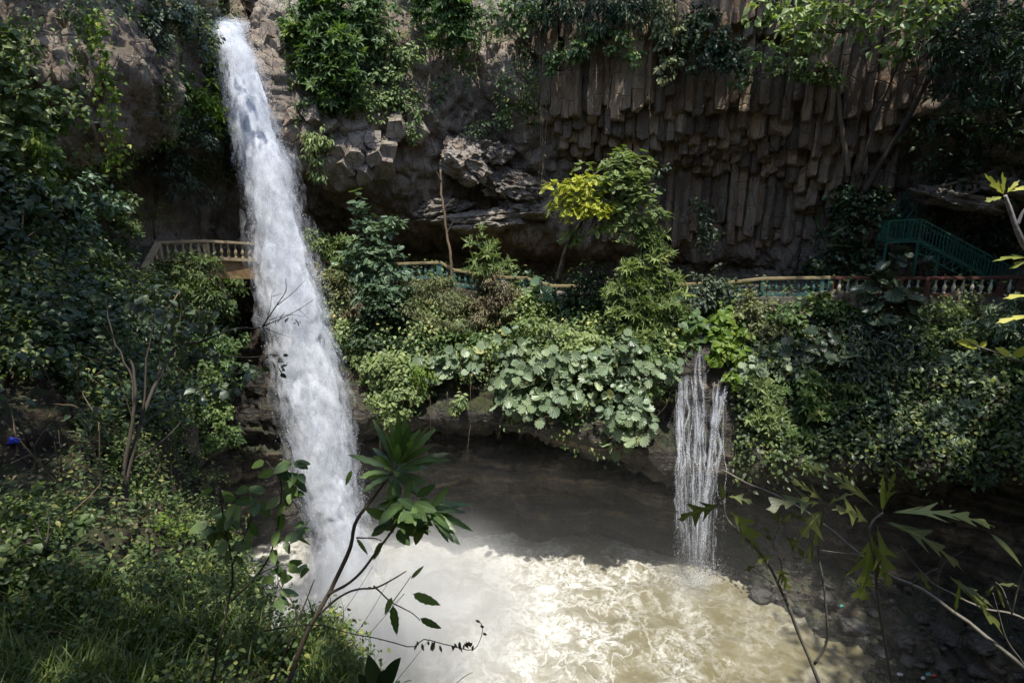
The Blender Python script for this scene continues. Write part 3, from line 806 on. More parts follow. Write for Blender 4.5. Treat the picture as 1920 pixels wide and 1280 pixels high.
# ---------------------------------------------------------------- falling water
def fall_mat(name, lo, hi, ku, kv, col=(0.67, 0.69, 0.73), alpha_max=1.0, gaps=None, fade=False):
    """White water: the sheet breaks up where stretched noise falls below a threshold."""
    k = NT(name)
    uv = k.n('UVMap').outputs[0]
    warp = k.n('TexNoise', {'Vector': k.mapv(uv, (0.8, 0.35, 1)), 'Scale': 1.0, 'Detail': 3.0}).outputs['Color']
    v = k.n('VectorMath', {0: k.mapv(uv, (ku, kv, 1)), 1: k.n('VectorMath', {0: warp, 'Scale': 1.2}, operation='SCALE').outputs[0]}, operation='ADD').outputs[0]
    n = k.noise(v, 1.0, 8, 0.6)
    a = k.rng(n, lo, hi, 0.0, alpha_max)
    if gaps:
        a = k.math('MULTIPLY', a, k.rng(k.noise(k.mapv(uv, gaps, (3.1, 1.7, 0)), 1.0, 4, 0.6), 0.4, 0.6, 0.06, 1.0))
    if fade:
        a = k.math('MULTIPLY', a, k.n('Attribute', attribute_name='fade').outputs['Fac'])
    tone = k.mix(k.rng(k.noise(v, 0.4, 7, 0.7), 0.36, 0.66), tuple(c * q for c, q in zip(col, (0.5, 0.53, 0.58))), col)
    up = k.n('VectorMath', {0: k.bump(n, 0.8, 0.3), 1: (0.1, -0.3, 0.42)}, operation='ADD').outputs[0]
    up = k.n('VectorMath', {0: up}, operation='NORMALIZE').outputs[0]
    df = k.n('BsdfDiffuse', {'Color': tone, 'Normal': up})
    tr = k.n('BsdfTranslucent', {'Color': col, 'Normal': up})
    mx = k.n('MixShader', {0: 0.12, 1: df.outputs[0], 2: tr.outputs[0]})
    return k.done(k.n('MixShader', {0: a, 1: k.n('BsdfTransparent').outputs[0], 2: mx.outputs[0]}))


FALL = np.array([  # row, left, right, distance
    (42, 388, 472, 34.8), (45, 392, 466, 33.0), (50, 396, 461, 31.7), (64, 399, 462, 31.1), (100, 407, 478, 30.6), (160, 420, 497, 30.2), (200, 430, 509, 29.9), (300, 450, 543, 29.2), (400, 470, 560, 28.6), (500, 484, 588, 28.0),
    (600, 500, 612, 27.4), (700, 520, 636, 26.9), (800, 540, 656, 26.4), (900, 556, 671, 25.9), (1000, 585, 688, 25.4), (1100, 580, 715, 25.0), (1130, 575, 725, 24.9)], float)


def fall_shell(widen, depth, nv, nu, amp, seed, sub=0):
    t = np.linspace(0, 1, nv)
    fi = np.interp(t, np.linspace(0, 1, len(FALL)), np.arange(len(FALL)))
    g = np.stack([np.interp(fi, np.arange(len(FALL)), FALL[:, c]) for c in range(4)], 1)
    L = P(g[:, 1], g[:, 0], g[:, 3]); R = P(g[:, 2], g[:, 0], g[:, 3])
    C = (L + R) / 2; hw = np.linalg.norm(R - L, axis=1) / 2
    side = norm(R - L)
    a = np.linspace(0, 2 * math.pi, nu, endpoint=False)
    fw = np.array((0, -1.0, 0))
    s = np.concatenate(([0], np.cumsum(np.linalg.norm(np.diff(C, axis=0), axis=1))))
    V = C[:, None] + side[:, None] * (np.cos(a)[None, :] * hw[:, None] * widen)[..., None] + fw * (np.sin(a)[None, :] * hw[:, None] * depth)[..., None]
    q = V * np.array((0.85, 0.85, 0.36)) + seed
    nz = fbm(q, 3) * 0.6 + 0.5 * ridged(q * 1.7, 3) * 0.4
    out = norm(V - C[:, None])
    ramp = sstep(3.0, 7.0, s)[:, None]
    V = V + out * (nz * amp * (0.35 + 0.65 * ramp) * np.maximum(hw, 0.8)[:, None])[..., None]
    i, j = np.meshgrid(np.arange(nv - 1), np.arange(nu), indexing='ij')
    F = np.stack((i * nu + j, i * nu + (j + 1) % nu, (i + 1) * nu + (j + 1) % nu, (i + 1) * nu + j), -1).reshape(-1, 4)
    # unrolled coordinates in metres round the shell and down it; mirrored so that the seam matches
    uu = np.abs((np.arange(nu) / nu) * 2 - 1)[None, :] * (math.pi * hw[:, None] * widen)
    uv = np.stack((uu + seed, np.broadcast_to(s[:, None], uu.shape)), -1)
    return V.reshape(-1, 3), F, uv.reshape(-1, 2), (C, hw, side, s)


fall = thing('waterfall', P(645, 1090, 25), 'tall white main waterfall plunging from the notch in the cliff into the pool', 'waterfall')
floc = np.array(fall.location)
V, F, uv, (FC, FHW, FSIDE, FS) = fall_shell(0.65, 0.55, 420, 64, 0.3, 0.0)
link('water_core', mesh_data('water_core', V - floc, F[:, ::-1], fall_mat('fall_core', 0.16, 0.5, 0.8, 0.36), uv=uv, smooth=True), fall)
# thinner and thinner veils of drops outwards
for j, (wd, amax) in enumerate(((0.74, .6), (0.81, .52), (0.87, .44), (0.94, .36), (1.01, .26), (1.12, .15))):
    V, F, uv, _ = fall_shell(wd, wd * .85, 300, 56, 0.3 + .05 * j, 7.3 * (j + 1))
    link('water_veil', mesh_data('water_veil', V - floc, F[:, ::-1], fall_mat('fall_veil', 0.36 + .015 * j, 0.68 + .02 * j, 1.0 + .3 * j, 0.4 + .14 * j, alpha_max=amax), uv=uv, smooth=True), fall)


def droplets(C, n, size):
    """Small closed tetrahedra, one per drop."""
    T = np.array([(1, 1, 1), (1, -1, -1), (-1, 1, -1), (-1, -1, 1)], float) * 0.6
    A = RNG.normal(size=(n, 3)); A = norm(A)
    B = norm(np.cross(A, RNG.normal(size=(n, 3)))); Cc = np.cross(A, B)
    R = np.stack((A, B, Cc), 1)
    V = np.einsum('kj,njl->nkl', T, R)
    V[..., 2] *= 1.8
    V = C[:, None] + V * size[:, None, None]
    F = np.array([(0, 1, 2), (0, 2, 3), (0, 3, 1), (1, 3, 2)])
    return V.reshape(-1, 3), (F[None] + (np.arange(n) * 4)[:, None, None]).reshape(-1, 3)


kk = NT('spray_drop')
M_DROP = kk.done(kk.n('MixShader', {0: 0.4, 1: kk.n('BsdfDiffuse', {'Color': (0.85, 0.87, 0.9)}).outputs[0], 2: kk.n('BsdfTranslucent', {'Color': (0.85, 0.87, 0.9)}).outputs[0]}))
n = 22000
ti = RNG.random(n) ** 0.8 * (len(FC) - 1)
ii = ti.astype(int)
clump = perlin(np.stack((FS[ii] * 0.9, np.zeros(n), np.zeros(n)), -1))
ang = RNG.random(n) * 2 * math.pi
rad = np.abs(0.85 + 0.16 * RNG.normal(size=n) + 0.12 * np.abs(RNG.normal(size=n)) * (1 + clump)) 
dc = FC[ii] + FSIDE[ii] * (np.cos(ang) * rad * FHW[ii])[:, None] + np.array((0, -1.0, 0)) * (np.sin(ang) * rad * FHW[ii] * 0.8)[:, None] + RNG.normal(size=(n, 3)) * 0.06
m = 7000                                                       # splashes thrown up round the foot
th = RNG.random(m) * 2 * math.pi; jet = RNG.integers(0, 60, m); jr = np.random.default_rng(5).random((60, 3))
th = jr[jet, 0] * 2 * math.pi + RNG.normal(size=m) * 0.12
el_ = 0.5 + 0.9 * jr[jet, 1]; sp0 = 3.2 + 4.5 * jr[jet, 2]; tt_ = RNG.random(m) * 0.85
spl = FC[-3] + np.stack((np.cos(th) * np.cos(el_) * sp0 * tt_, np.sin(th) * np.cos(el_) * sp0 * tt_, np.sin(el_) * sp0 * tt_ - 4.9 * tt_ ** 2 + 0.3), -1) + RNG.normal(size=(m, 3)) * 0.08
dc = np.concatenate((dc, spl[spl[:, 2] > POOL_Z - 0.1])); n = len(dc)
V, F = droplets(dc, n, 0.006 + 0.016 * RNG.random(n) ** 2)
sp = link('spray', mesh_data('spray', V - floc, F, M_DROP), fall)
sp['kind'] = 'stuff'

# the smaller fall: thin streams running down the rock, then falling free
f2 = thing('waterfall', P(1315, 1098, 25.2), 'thin white side fall trickling over mossy rock among big leaves', 'waterfall')
f2loc = np.array(f2.location)
STREAM = [  # photo points (px, py, Y), half width in metres
    ([(1311, 650, 27.3), (1312, 700, 27.0), (1318, 740, 26.75), (1314, 800, 26.3), (1310, 850, 25.9), (1306, 900, 25.4), (1303, 960, 25.3)], .16),
    ([(1308, 660, 27.2), (1302, 720, 26.9), (1316, 790, 26.4), (1303, 840, 26), (1300, 890, 25.6), (1298, 990, 25.4)], .1),
    ([(1364, 716, 26.5), (1355, 760, 26.2), (1345, 800, 25.9), (1352, 845, 25.6), (1338, 878, 25.2), (1325, 930, 25.0), (1318, 1000, 25.0), (1312, 1104, 25.0)], .24),
    ([(1358, 730, 26.4), (1344, 790, 26), (1332, 840, 25.7), (1328, 880, 25.3), (1320, 950, 25.1), (1313, 1104, 25.0)], .17),
    ([(1350, 722, 26.5), (1338, 770, 26.2), (1330, 860, 25.7), (1322, 900, 25.3), (1316, 960, 25.2)], .09),
    ([(1275, 705, 26.6), (1272, 760, 26.3), (1268, 800, 26.1), (1272, 850, 25.8), (1271, 880, 25.6), (1272, 960, 25.5)], .14),
    ([(1290, 702, 26.7), (1286, 745, 26.4), (1293, 770, 26.3), (1283, 810, 26), (1288, 850, 25.8), (1281, 880, 25.6), (1281, 950, 25.5)], .12),
    ([(1296, 705, 26.7), (1300, 760, 26.4), (1292, 830, 26), (1294, 880, 25.6), (1293, 960, 25.5)], .08),
    ([(1276, 720, 26.6), (1268, 775, 26.3), (1277, 830, 25.9), (1267, 875, 25.6), (1268, 930, 25.5)], .09),
]
mstream = fall_mat('stream_water', 0.36, 0.62, 9.0, 0.5, alpha_max=0.4, col=(0.7, 0.72, 0.76), fade=True)
mveil = fall_mat('stream_veil', 0.4, 0.72, 8.0, 0.2, alpha_max=0.95, col=(0.7, 0.72, 0.76), gaps=(3.2, 0.3, 1), fade=True)
VEIL = [([(1284, 703, 26.7), (1283, 790, 26.3), (1282, 870, 25.7), (1283, 940, 25.4), (1285, 1040, 25.3)], .5), ([(1312, 655, 27.2), (1313, 720, 26.9), (1312, 800, 26.3), (1308, 880, 25.6), (1306, 960, 25.3), (1308, 1095, 25.2)], .42), ([(1352, 722, 26.5), (1346, 800, 26), (1338, 870, 25.5), (1326, 940, 25.2), (1316, 1100, 25.1)], .5), ([(1272, 760, 26.3), (1276, 870, 25.8), (1280, 960, 25.5), (1284, 1060, 25.3)], .4), ([(1300, 700, 26.9), (1304, 800, 26.2), (1300, 880, 25.6), (1300, 980, 25.35), (1302, 1080, 25.3)], .62), ([(1318, 880, 25.5), (1316, 960, 25.25), (1314, 1104, 25.1)], .85), ([(1330, 760, 26.4), (1328, 830, 26), (1324, 890, 25.5), (1320, 1000, 25.2), (1315, 1100, 25.1)], .36)]
_ru, _rv = unproject(CL_P)
_rs = (_ru > 1240) & (_ru < 1400) & (_rv > 620) & (_rv < 920) & (CL_R > 9) & (CL_R < 12.2)
_RP, _RU, _RV = CL_P[_rs], _ru[_rs], _rv[_rs]


def rock_at(px, py):
    d = (_RU - px) ** 2 + (_RV - py) ** 2
    i = np.argsort(d)[:6]
    return _RP[i[np.argmin(_RP[i][:, 1])]]


allc = []
STREAM += [([(x0 + RNG.normal() * 2, 706 + RNG.random() * 30, 26.6), (x0 + RNG.normal() * 2, 760, 26.4), (x0 + RNG.normal() * 2.5, 815, 26.1), (x0 + RNG.normal() * 2.5, 862, 25.8), (x0 + RNG.normal() * 3, 890, 25.5), (x0 + RNG.normal() * 2, 930 + RNG.random() * 70, 25.4)], .035 + .04 * RNG.random()) for x0 in (1269, 1281, 1299, 1306, 1318, 1336, 1345, 1356)]
for si, (pts, hwid) in enumerate(STREAM + VEIL):
    broad = hwid >= .36
    pts = np.array(pts)
    c = spline(P(pts[:, 0], pts[:, 1], pts[:, 2] - 0.25), 120)
    cu, cv = unproject(c)
    on = cv < 884
    c[on] = np.array([rock_at(x, y) for x, y in zip(cu[on], cv[on])]) if on.any() else c[on]
    c[:, 1] = np.convolve(np.pad(c[:, 1], 4, 'edge'), np.ones(9) / 9, 'valid')
    c[:, 1] = np.minimum.accumulate(c[:, 1])
    c = P(cu, cv, c[:, 1] - (.1 if broad else .14))
    s = np.concatenate(([0], np.cumsum(np.linalg.norm(np.diff(c, axis=0), axis=1))))
    wob = fbm(np.stack((s * 0.9, np.full(120, hwid * 50), np.zeros(120)), -1), 3)
    c[:, 0] += 0.03 * wob
    w = hwid * (0.7 + 0.5 * np.abs(perlin(np.stack((s * 1.1, np.full(120, 3.3 + hwid * 90), np.zeros(120)), -1)))) * (1 + 0.3 * s / s[-1]) * (.9 if broad else .34)
    nu = 9
    a = np.linspace(0, math.pi, nu)
    V = c[:, None] + np.stack((np.cos(a)[None] * w[:, None], -np.sin(a)[None] * w[:, None] * (.2 if broad else .45), np.zeros((120, nu))), -1)
    V[..., :2] += 0.03 * fbm(V * 2.5, 2)[..., None]
    i, j = np.meshgrid(np.arange(119), np.arange(nu - 1), indexing='ij')
    F = np.stack((i * nu + j, i * nu + j + 1, (i + 1) * nu + j + 1, (i + 1) * nu + j), -1).reshape(-1, 4)
    uv = np.stack((np.broadcast_to(np.cos(a)[None] * w[:, None], (120, nu)) + hwid * 77, np.broadcast_to(s[:, None], (120, nu))), -1)
    link('water_veil' if broad else 'stream', mesh_data('stream', V.reshape(-1, 3) - f2loc, F, mveil if broad else mstream, uv=uv.reshape(-1, 2), smooth=True, attr={'fade': np.repeat(np.clip(1.15 - 1.0 * sstep(.45, 1.0, s / s[-1]), .1, 1) * np.clip(s / .4, 0, 1), nu) * (np.tile(np.sin(a) ** .6, 120) if broad else 1.0)}), f2)
    m = 0 if broad else int(420 * (hwid / 0.15) ** .7)
    k_ = (RNG.random(m) * 118).astype(int)
    allc.append(c[k_] + RNG.normal(size=(m, 3)) * (w[k_] * 0.75)[:, None] * np.array((1, 0.5, 1)) + np.array((0, -0.08, 0)))
m = 2600                                                       # loose drops of the free-falling part
t_ = RNG.random(m)
x0 = RNG.choice([1268, 1275, 1283, 1293, 1303, 1316, 1326, 1340, 1352], m, p=[.06, .07, .08, .1, .17, .24, .16, .08, .04])
allc.append(P(x0 + RNG.normal(size=m) * 3.5, 860 + 240 * t_ ** 1.1, 25.2 + RNG.normal(size=m) * 0.25))
m = 2500
allc.append(P(1312 + RNG.normal(size=m) * 24, 1096 - np.abs(RNG.normal(size=m)) * 22, 25.0 + RNG.normal(size=m) * 0.4))
allc = np.concatenate(allc)
V, F = droplets(allc, len(allc), 0.006 + 0.011 * RNG.random(len(allc)) ** 2)
sp = link('spray', mesh_data('spray', V - f2loc, F, M_DROP), f2)
sp['kind'] = 'stuff'

# mist over the basin: one box, denser towards the foot of the main fall
k = NT('spray_mist')
pos = k.n('NewGeometry').outputs['Position']
z = k.n('SeparateXYZ', {'Vector': pos}).outputs['Z']
d1 = k.n('VectorMath', {0: k.mapv(pos, (1, 1, 1.7), (0, 0, 0)), 1: (-5.0, 21.8, POOL_Z * 1.7)}, operation='DISTANCE').outputs['Value']
core = k.math('POWER', k.rng(d1, 0.0, 9.0, 1.0, 0.0, False), 2.0)
billow = k.rng(k.noise(pos, 0.38, 4, 0.6), 0.3, 0.72, 0.35, 1.6)
hgt = k.rng(z, POOL_Z, -8.0, 1.0, 0.0)
d2 = k.n('VectorMath', {0: pos, 1: (8.2, 24.6, POOL_Z)}, operation='DISTANCE').outputs['Value']
core2 = k.math('POWER', k.rng(d2, 0.0, 2.4, 1.0, 0.0, False), 2.0)
dens = k.math('ADD', k.math('MULTIPLY', k.math('MULTIPLY', core, billow), 1.1), k.math('ADD', k.math('MULTIPLY', hgt, 0.009), k.math('MULTIPLY', core2, 0.3)))
vol = k.n('VolumePrincipled', {'Color': (0.95, 0.96, 0.97), 'Density': dens, 'Anisotropy': 0.2})
M_MIST = k.done(None, vol)
mb = MB()
mb.box((1.0, 22.9, -13.3), (26.0, 15.0, 11.0))
mist = mb.build('haze', M_MIST)
tag(mist, kind='stuff')
# ---------------------------------------------------------------- finding the ground under a photo pixel
_CU, _CV = unproject(CL_P)
_NU, _NV = unproject(NR_P)


def ground(px, py, near=None):
    """(point, normal) of the terrain seen at a photo pixel; near True/False picks the hillside or the cliff."""
    best = None
    for U_, V_, Pt, Nm, isn in ((_NU, _NV, NR_P, NR_N, True), (_CU, _CV, CL_P, CL_N, False)):
        if near is not None and near != isn:
            continue
        d = (U_ - px) ** 2 + (V_ - py) ** 2
        i = np.unravel_index(np.argmin(d + (Pt[..., 1] < 0.5) * 1e9 + 0.5 * Pt[..., 1]), d.shape)
        if d[i] < 900 and (best is None or Pt[i][1] < best[0][1]):
            best = (Pt[i], Nm[i])
    if best is None:
        p = P(px, py, 25.0)
        best = (p, np.array((0, -0.6, 0.8)))
    return best


# ---------------------------------------------------------------- balustrades along the cliff path
M_OCHRE = flat_mat('ochre_stone', (0.36, 0.285, 0.175), 0.9, 0.45, noise_scale=3.0, dirt_amt=0.6)
M_TURQ = flat_mat('turquoise_paint', (0.055, 0.125, 0.12), 0.65, 0.45, noise_scale=3.0, dirt_amt=0.6)
M_RAILYEL = flat_mat('ochre_rail_paint', (0.28, 0.225, 0.12), 0.8, 0.45, noise_scale=3.0, dirt_amt=0.6)
M_REDP = flat_mat('red_brown_paint', (0.13, 0.052, 0.04), 0.75, 0.45, noise_scale=3.0, dirt_amt=0.6)
M_WHITEP = flat_mat('cream_paint', (0.5, 0.44, 0.36), 0.8, 0.4, noise_scale=3.0, dirt_amt=0.6)
M_CONC = flat_mat('old_concrete', (0.16, 0.14, 0.115), 0.95, 0.45, noise_scale=2.0, dirt=(0.04, 0.04, 0.025), dirt_amt=0.8)
M_GREEN = flat_mat('green_paint', (0.018, 0.095, 0.065), 0.5, 0.25, spec=0.5, dirt_amt=0.25)

BALPROF = [(0.075, 0.0), (0.075, 0.06), (0.045, 0.09), (0.05, 0.13), (0.088, 0.24), (0.085, 0.31), (0.055, 0.42), (0.04, 0.5), (0.045, 0.56), (0.07, 0.6), (0.07, 0.66)]


def baluster_mesh(h, mat):
    mb = MB()
    pr = np.array(BALPROF); pr[:, 1] *= h / 0.66
    mb.lathe((0, 0, 0), pr, 10)
    return mb.data('baluster', mat, smooth=True)


def balustrade(label, pts, m_rail, m_bal, m_post, m_base, group, h=0.95, gap=0.34, posts=True):
    W3 = P(*np.array(pts, float).T)
    root = thing('balustrade', W3[0] - np.array((0, 0, h)), label, 'balustrade', group)
    o = np.array(root.location)
    rail, base = MB(), MB()
    bm_ = baluster_mesh(h - 0.27, m_bal)
    for a, b in zip(W3[:-1], W3[1:]):
        e = norm(b - a) * 0.03
        rail.bar(a - e - (0, 0, .055), b + e - (0, 0, .055), 0.26, 0.11)
        rail.bar(a - (0, 0, .125), b - (0, 0, .125), 0.16, 0.03)
        base.bar(a - e - (0, 0, h - .07), b + e - (0, 0, h - .07), 0.24, 0.14)
        L = np.linalg.norm((b - a)[:2])
        n = max(1, int(round(L / gap)))
        for k in range(n):
            if posts and k == 0:
                continue
            p = a + (b - a) * (k / n) - (0, 0, h - .135)
            if posts and k % 8 == 0:
                post(root, p, h, m_post, o)
                continue
            link('baluster', bm_, root, p - o)
        if posts:
            post(root, a - (0, 0, h - .135), h, m_post, o)
    if posts:
        post(root, W3[-1] - (0, 0, h - .135), h, m_post, o)
    rail.v = [v - o for v in rail.v]; base.v = [v - o for v in base.v]
    rail.build('top_rail', m_rail, root); base.build('base_rail', m_base, root)
    return root


_posts = {}
def post(root, p, h, mat, o):
    key = (round(h, 2), mat.name)
    if key not in _posts:
        mb = MB()
        mb.box((0, 0, (h - .24) / 2), (0.2, 0.2, h - .25)).box((0, 0, h - .265), (0.25, 0.25, 0.05)).box((0, 0, .04), (0.25, 0.25, 0.08))
        _posts[key] = mb.data('post', mat)
    link('post', _posts[key], root, p - o)


BG = 'balustrades of the cliff path'
balustrade('ochre stone balustrade crossing behind the main waterfall, with a sloping end at its left', [(270, 500, 25.4), (297, 452, 26.7), (385, 449, 27.4), (478, 455, 29.1), (520, 462, 30.2)], M_OCHRE, M_OCHRE, M_OCHRE, M_OCHRE, BG)
balustrade('low ochre balustrade half buried in leaves, farthest left of the path', [(150, 509, 24.6), (205, 508, 24.9), (262, 507, 25.2)], M_OCHRE, M_OCHRE, M_OCHRE, M_OCHRE, BG)
balustrade('ochre stepped balustrade just right of the main waterfall, under a light bush', [(545, 473, 30.6), (595, 476, 31.1), (632, 498, 31.3)], M_OCHRE, M_OCHRE, M_OCHRE, M_OCHRE, BG)
balustrade('turquoise balustrade with ochre rail beside the blue-green tree, before the cave', [(636, 498, 31.3), (760, 492, 31.5), (822, 490, 31.5)], M_RAILYEL, M_TURQ, M_TURQ, M_TURQ, BG)
balustrade('turquoise balustrade stepping down twice under the overhang, in the middle of the path', [(826, 490, 31.5), (850, 504, 31.5), (950, 518, 31.5), (984, 519, 31.4), (1036, 534, 31.2), (1130, 534, 30.9), (1250, 532, 30.2), (1356, 528, 29.5)], M_RAILYEL, M_TURQ, M_TURQ, M_TURQ, BG)
balustrade('turquoise balustrade with ochre rail above the small side fall', [(1360, 528, 29.5), (1430, 520, 28.9), (1556, 518, 28.1)], M_RAILYEL, M_TURQ, M_TURQ, M_TURQ, BG)
balustrade('balustrade with cream balusters and red-brown rail and posts below the green stairs', [(1560, 518, 28.1), (1740, 519, 27.3), (1915, 517, 26.5), (2100, 514, 25.2)], M_REDP, M_WHITEP, M_REDP, M_REDP, BG, gap=0.4)
balustrade('pale balustrade on the upper ledge above the green stairs', [(1738, 352, 28.6), (1800, 338, 28.2), (1865, 318, 27.8)], M_CONC, M_OCHRE, M_CONC, M_CONC, BG, h=0.8)


def wall_ribbon(label, pts, hgt, thick, mat):
    A = P(*np.array(pts, float).T)
    root_loc = A[0] - np.array((0, 0, hgt))
    c = np.concatenate([np.linspace(a, b, 24, endpoint=False) for a, b in zip(A[:-1], A[1:])] + [A[-1:]])
    nz = 10
    zz = np.linspace(0, -hgt, nz)
    V = c[:, None] + np.stack((np.zeros(nz), np.zeros(nz), zz), -1)[None]
    V[..., 1] -= 0.16 - 0.03 * fbm(V * 1.3, 3) - 0.02 * np.arange(nz)[None] * 0
    back = V[::1].copy(); back[..., 1] += thick
    top = np.stack((V[:, 0], back[:, 0]), 1)
    mb = MB()
    mb.add(V.reshape(-1, 3), grid_faces(len(c), nz))
    mb.add(back.reshape(-1, 3), grid_faces(len(c), nz)[:, ::-1])
    mb.add(top.reshape(-1, 3), grid_faces(len(c), 2)[:, ::-1])
    o = mb.build('retaining_wall', mat, loc=root_loc)
    return tag(o, label, 'wall', 'retaining walls under the path')


wall_ribbon('stained concrete retaining wall under the cream and red balustrade', [(1375, 562, 29.2), (1430, 556, 28.8), (1560, 555, 28.05), (1740, 557, 27.25), (1915, 557, 26.45), (2100, 555, 25.1)], 1.7, 0.5, M_CONC)
wall_ribbon('concrete retaining wall under the middle balustrade, half hidden by leaves', [(840, 538, 31.45), (950, 552, 31.45), (1036, 566, 31.1), (1130, 567, 30.85), (1250, 566, 30.1), (1370, 562, 29.3)], 1.3, 0.5, M_CONC)
wall_ribbon('ochre stained concrete beam carrying the balustrade beside the main waterfall', [(292, 487, 26.8), (385, 486, 27.5), (478, 489, 29.1), (540, 500, 30.6)], 0.9, 0.6, flat_mat('stained_ochre_concrete', (0.26, 0.17, 0.085), 0.9, 0.5, noise_scale=2.0, dirt=(0.03, 0.03, 0.02), dirt_amt=0.8))

# ---------------------------------------------------------------- green metal stairs
st = thing('metal_stairs', P(1662, 530, 28.0), 'green painted metal stairs with barred railings leading up from the path to a landing', 'stairs')
so = np.array(st.location)
la, lb = P(1662, 454, 28.0), P(1722, 451, 27.9)
ff = P(1905, 548, 27.4)
dep = np.array((0.25, 1.1, 0.0))
H = 1.0
def rel(mb): mb.v = [v - so for v in mb.v]; return mb
mb = MB()
c = [la, lb, lb + dep, la + dep]
V = np.array(c + [p - (0, 0, .07) for p in c])
mb.add(V, np.array([(0, 1, 2, 3), (7, 6, 5, 4), (0, 4, 5, 1), (1, 5, 6, 2), (2, 6, 7, 3), (3, 7, 4, 0)]))
rel(mb).build('landing', M_GREEN, st)
for off in (np.zeros(3), dep):
    mb = MB()
    up = np.array((0, 0, H))
    for a, b in ((la, lb), (lb, ff)):
        mb.bar(a + off + up, b + off + up, 0.06)
        mb.bar(a + off + up * 0.1, b + off + up * 0.1, 0.04)
        n = int(np.linalg.norm((b - a)[:2]) / 0.165)
        for k in range(n + 1):
            p = a + (b - a) * k / n + off
            mb.bar(p + up * 0.1, p + up, 0.028)
    for p in (la, lb, ff):
        mb.bar(p + off, p + off + up * 1.02, 0.07)
    rel(mb).build('railing', M_GREEN, st)
    mb = MB()
    lo = np.array((0, 0, -0.55))
    mb.bar(lb + off, ff + off, 0.06, 0.09)
    mb.bar(lb + off + lo, ff + off + lo, 0.06, 0.07)
    n = 11
    for k in range(n):
        p = lb + (ff - lb) * k / n + off; q = lb + (ff - lb) * (k + 1) / n + off
        mb.bar(p, p + lo, 0.035)
        mb.bar(p + lo, q, 0.03)
    rel(mb).build('truss', M_GREEN, st)
mb = MB()
mb.bar(la, la + dep, 0.05); mb.bar(la + (0, 0, H), la + dep + (0, 0, H), 0.06)
for k in range(1, 7):
    mb.bar(la + dep * k / 7 + (0, 0, .1), la + dep * k / 7 + (0, 0, H), 0.028)
rel(mb).build('end_railing', M_GREEN, st)
n = 15
for k in range(1, n + 1):
    p = lb + (ff - lb) * k / (n + 1)
    mb = MB()
    mb.add(np.array([p + (-.14, 0, 0.02), p + (.14, 0, 0.02), p + (.14, 0, 0.02) + dep, p + (-.14, 0, 0.02) + dep, p + (-.14, 0, -.02), p + (.14, 0, -.02), p + (.14, 0, -.02) + dep, p + (-.14, 0, -.02) + dep]),
           np.array([(0, 1, 2, 3), (7, 6, 5, 4), (0, 4, 5, 1), (1, 5, 6, 2), (2, 6, 7, 3), (3, 7, 4, 0)]))
    rel(mb).build('tread', M_GREEN, st)
for p in (la, la + dep, lb, P(1760, 475, 27.8)):
    mb = MB(); mb.bar(p - (0, 0, 0.05), np.array((p[0], p[1], P(1700, 545, 28.0)[2])), 0.09)
    rel(mb).build('post', M_GREEN, st)
mb = MB()                                                       # the next flight, rising away from the landing
ua, ub = la + dep + (0.2, 0, 0), la + dep + np.array((2.2, 1.4, 1.6))
for off in (np.zeros(3), np.array((0.9, -0.2, 0))):
    mb.bar(ua + off + (0, 0, H), ub + off + (0, 0, H), 0.06); mb.bar(ua + off + (0, 0, .5), ub + off + (0, 0, .5), 0.04); mb.bar(ua + off, ub + off, 0.05, 0.1)
    for k in (0, 3, 6):
        p = ua + (ub - ua) * k / 6 + off
        mb.bar(p, p + (0, 0, H), 0.05)
rel(mb).build('upper_flight', M_GREEN, st)

# ---------------------------------------------------------------- boulders and litter
BANK = [(1425, 1118, .75, 'dark wet boulder nearest the foot of the small side fall'), (1500, 1150, .45, 'small dark boulder at the edge of the foam, right of the side fall'), (1600, 1178, .8, 'wide flat dark boulder behind the middle of the stony bank'),
        (1695, 1200, .65, 'rounded boulder with a pale sheen in the middle of the stony bank'), (1775, 1195, 1.0, 'largest grey boulder of the stony bank'), (1705, 1240, .5, 'pale wet boulder low on the stony bank, by the litter'),
        (1650, 1225, .5, 'dark boulder at the water edge in front of the stony bank'), (1850, 1215, .8, 'dark boulder at the far right of the stony bank'), (1770, 1250, .6, 'dark rounded boulder at the bottom of the stony bank'),
        (1550, 1122, .6, 'dark boulder against the foot of the right-hand wall'), (1640, 1150, .5, 'small boulder high on the stony bank under the wall'), (1730, 1160, .55, 'boulder at the top of the stony bank, under the lobed branches'), (1830, 1262, .5, 'low boulder in the bottom corner of the stony bank')]
BANK = [(px, py, r * .72, lab) for px, py, r, lab in BANK]
for i, (px, py, r, lab) in enumerate(BANK):
    p, _n = ground(px, py, False)
    V, F = rock_blob((0, 0, 0), (r, r * 0.85, r * 0.62), 20 + i, 36, 24, 0.28, 0, 0.5)
    o = link('boulder', mesh_data('boulder', V, F, M_STONE, smooth=True), None, p + (0, 0, r * 0.15), (0, 0, i * 1.3))
    tag(o, lab, 'boulder', 'boulders on the stony bank')
mb = MB()
sel = np.argwhere((_CU > 1380) & (_CU < 1960) & (_CV > 1090) & (_CV < 1330) & (CL_R > 13.3))
for i in sel[RNG.integers(0, len(sel), 800)]:
    r = 0.04 + 0.13 * RNG.random() ** 2
    V, F = rock_blob(CL_P[tuple(i)] + RNG.normal(size=3) * (0.1, 0.1, 0.02), (r, r * .9, r * .6), int(RNG.integers(1, 90)), 8, 6, 0.3)
    mb.add(V, F)
tag(mb.build('gravel', M_STONE), kind='stuff')


def crumple(r, seed, mat_, name, p, lab, cat, group=None):
    V, F = rock_blob((0, 0, 0), (r, r * .7, r * .55), seed, 22, 14, 0.6, 0, 0.9)
    o = link(name, mesh_data(name, V, F, mat_), None, p)
    return tag(o, lab, cat, group)


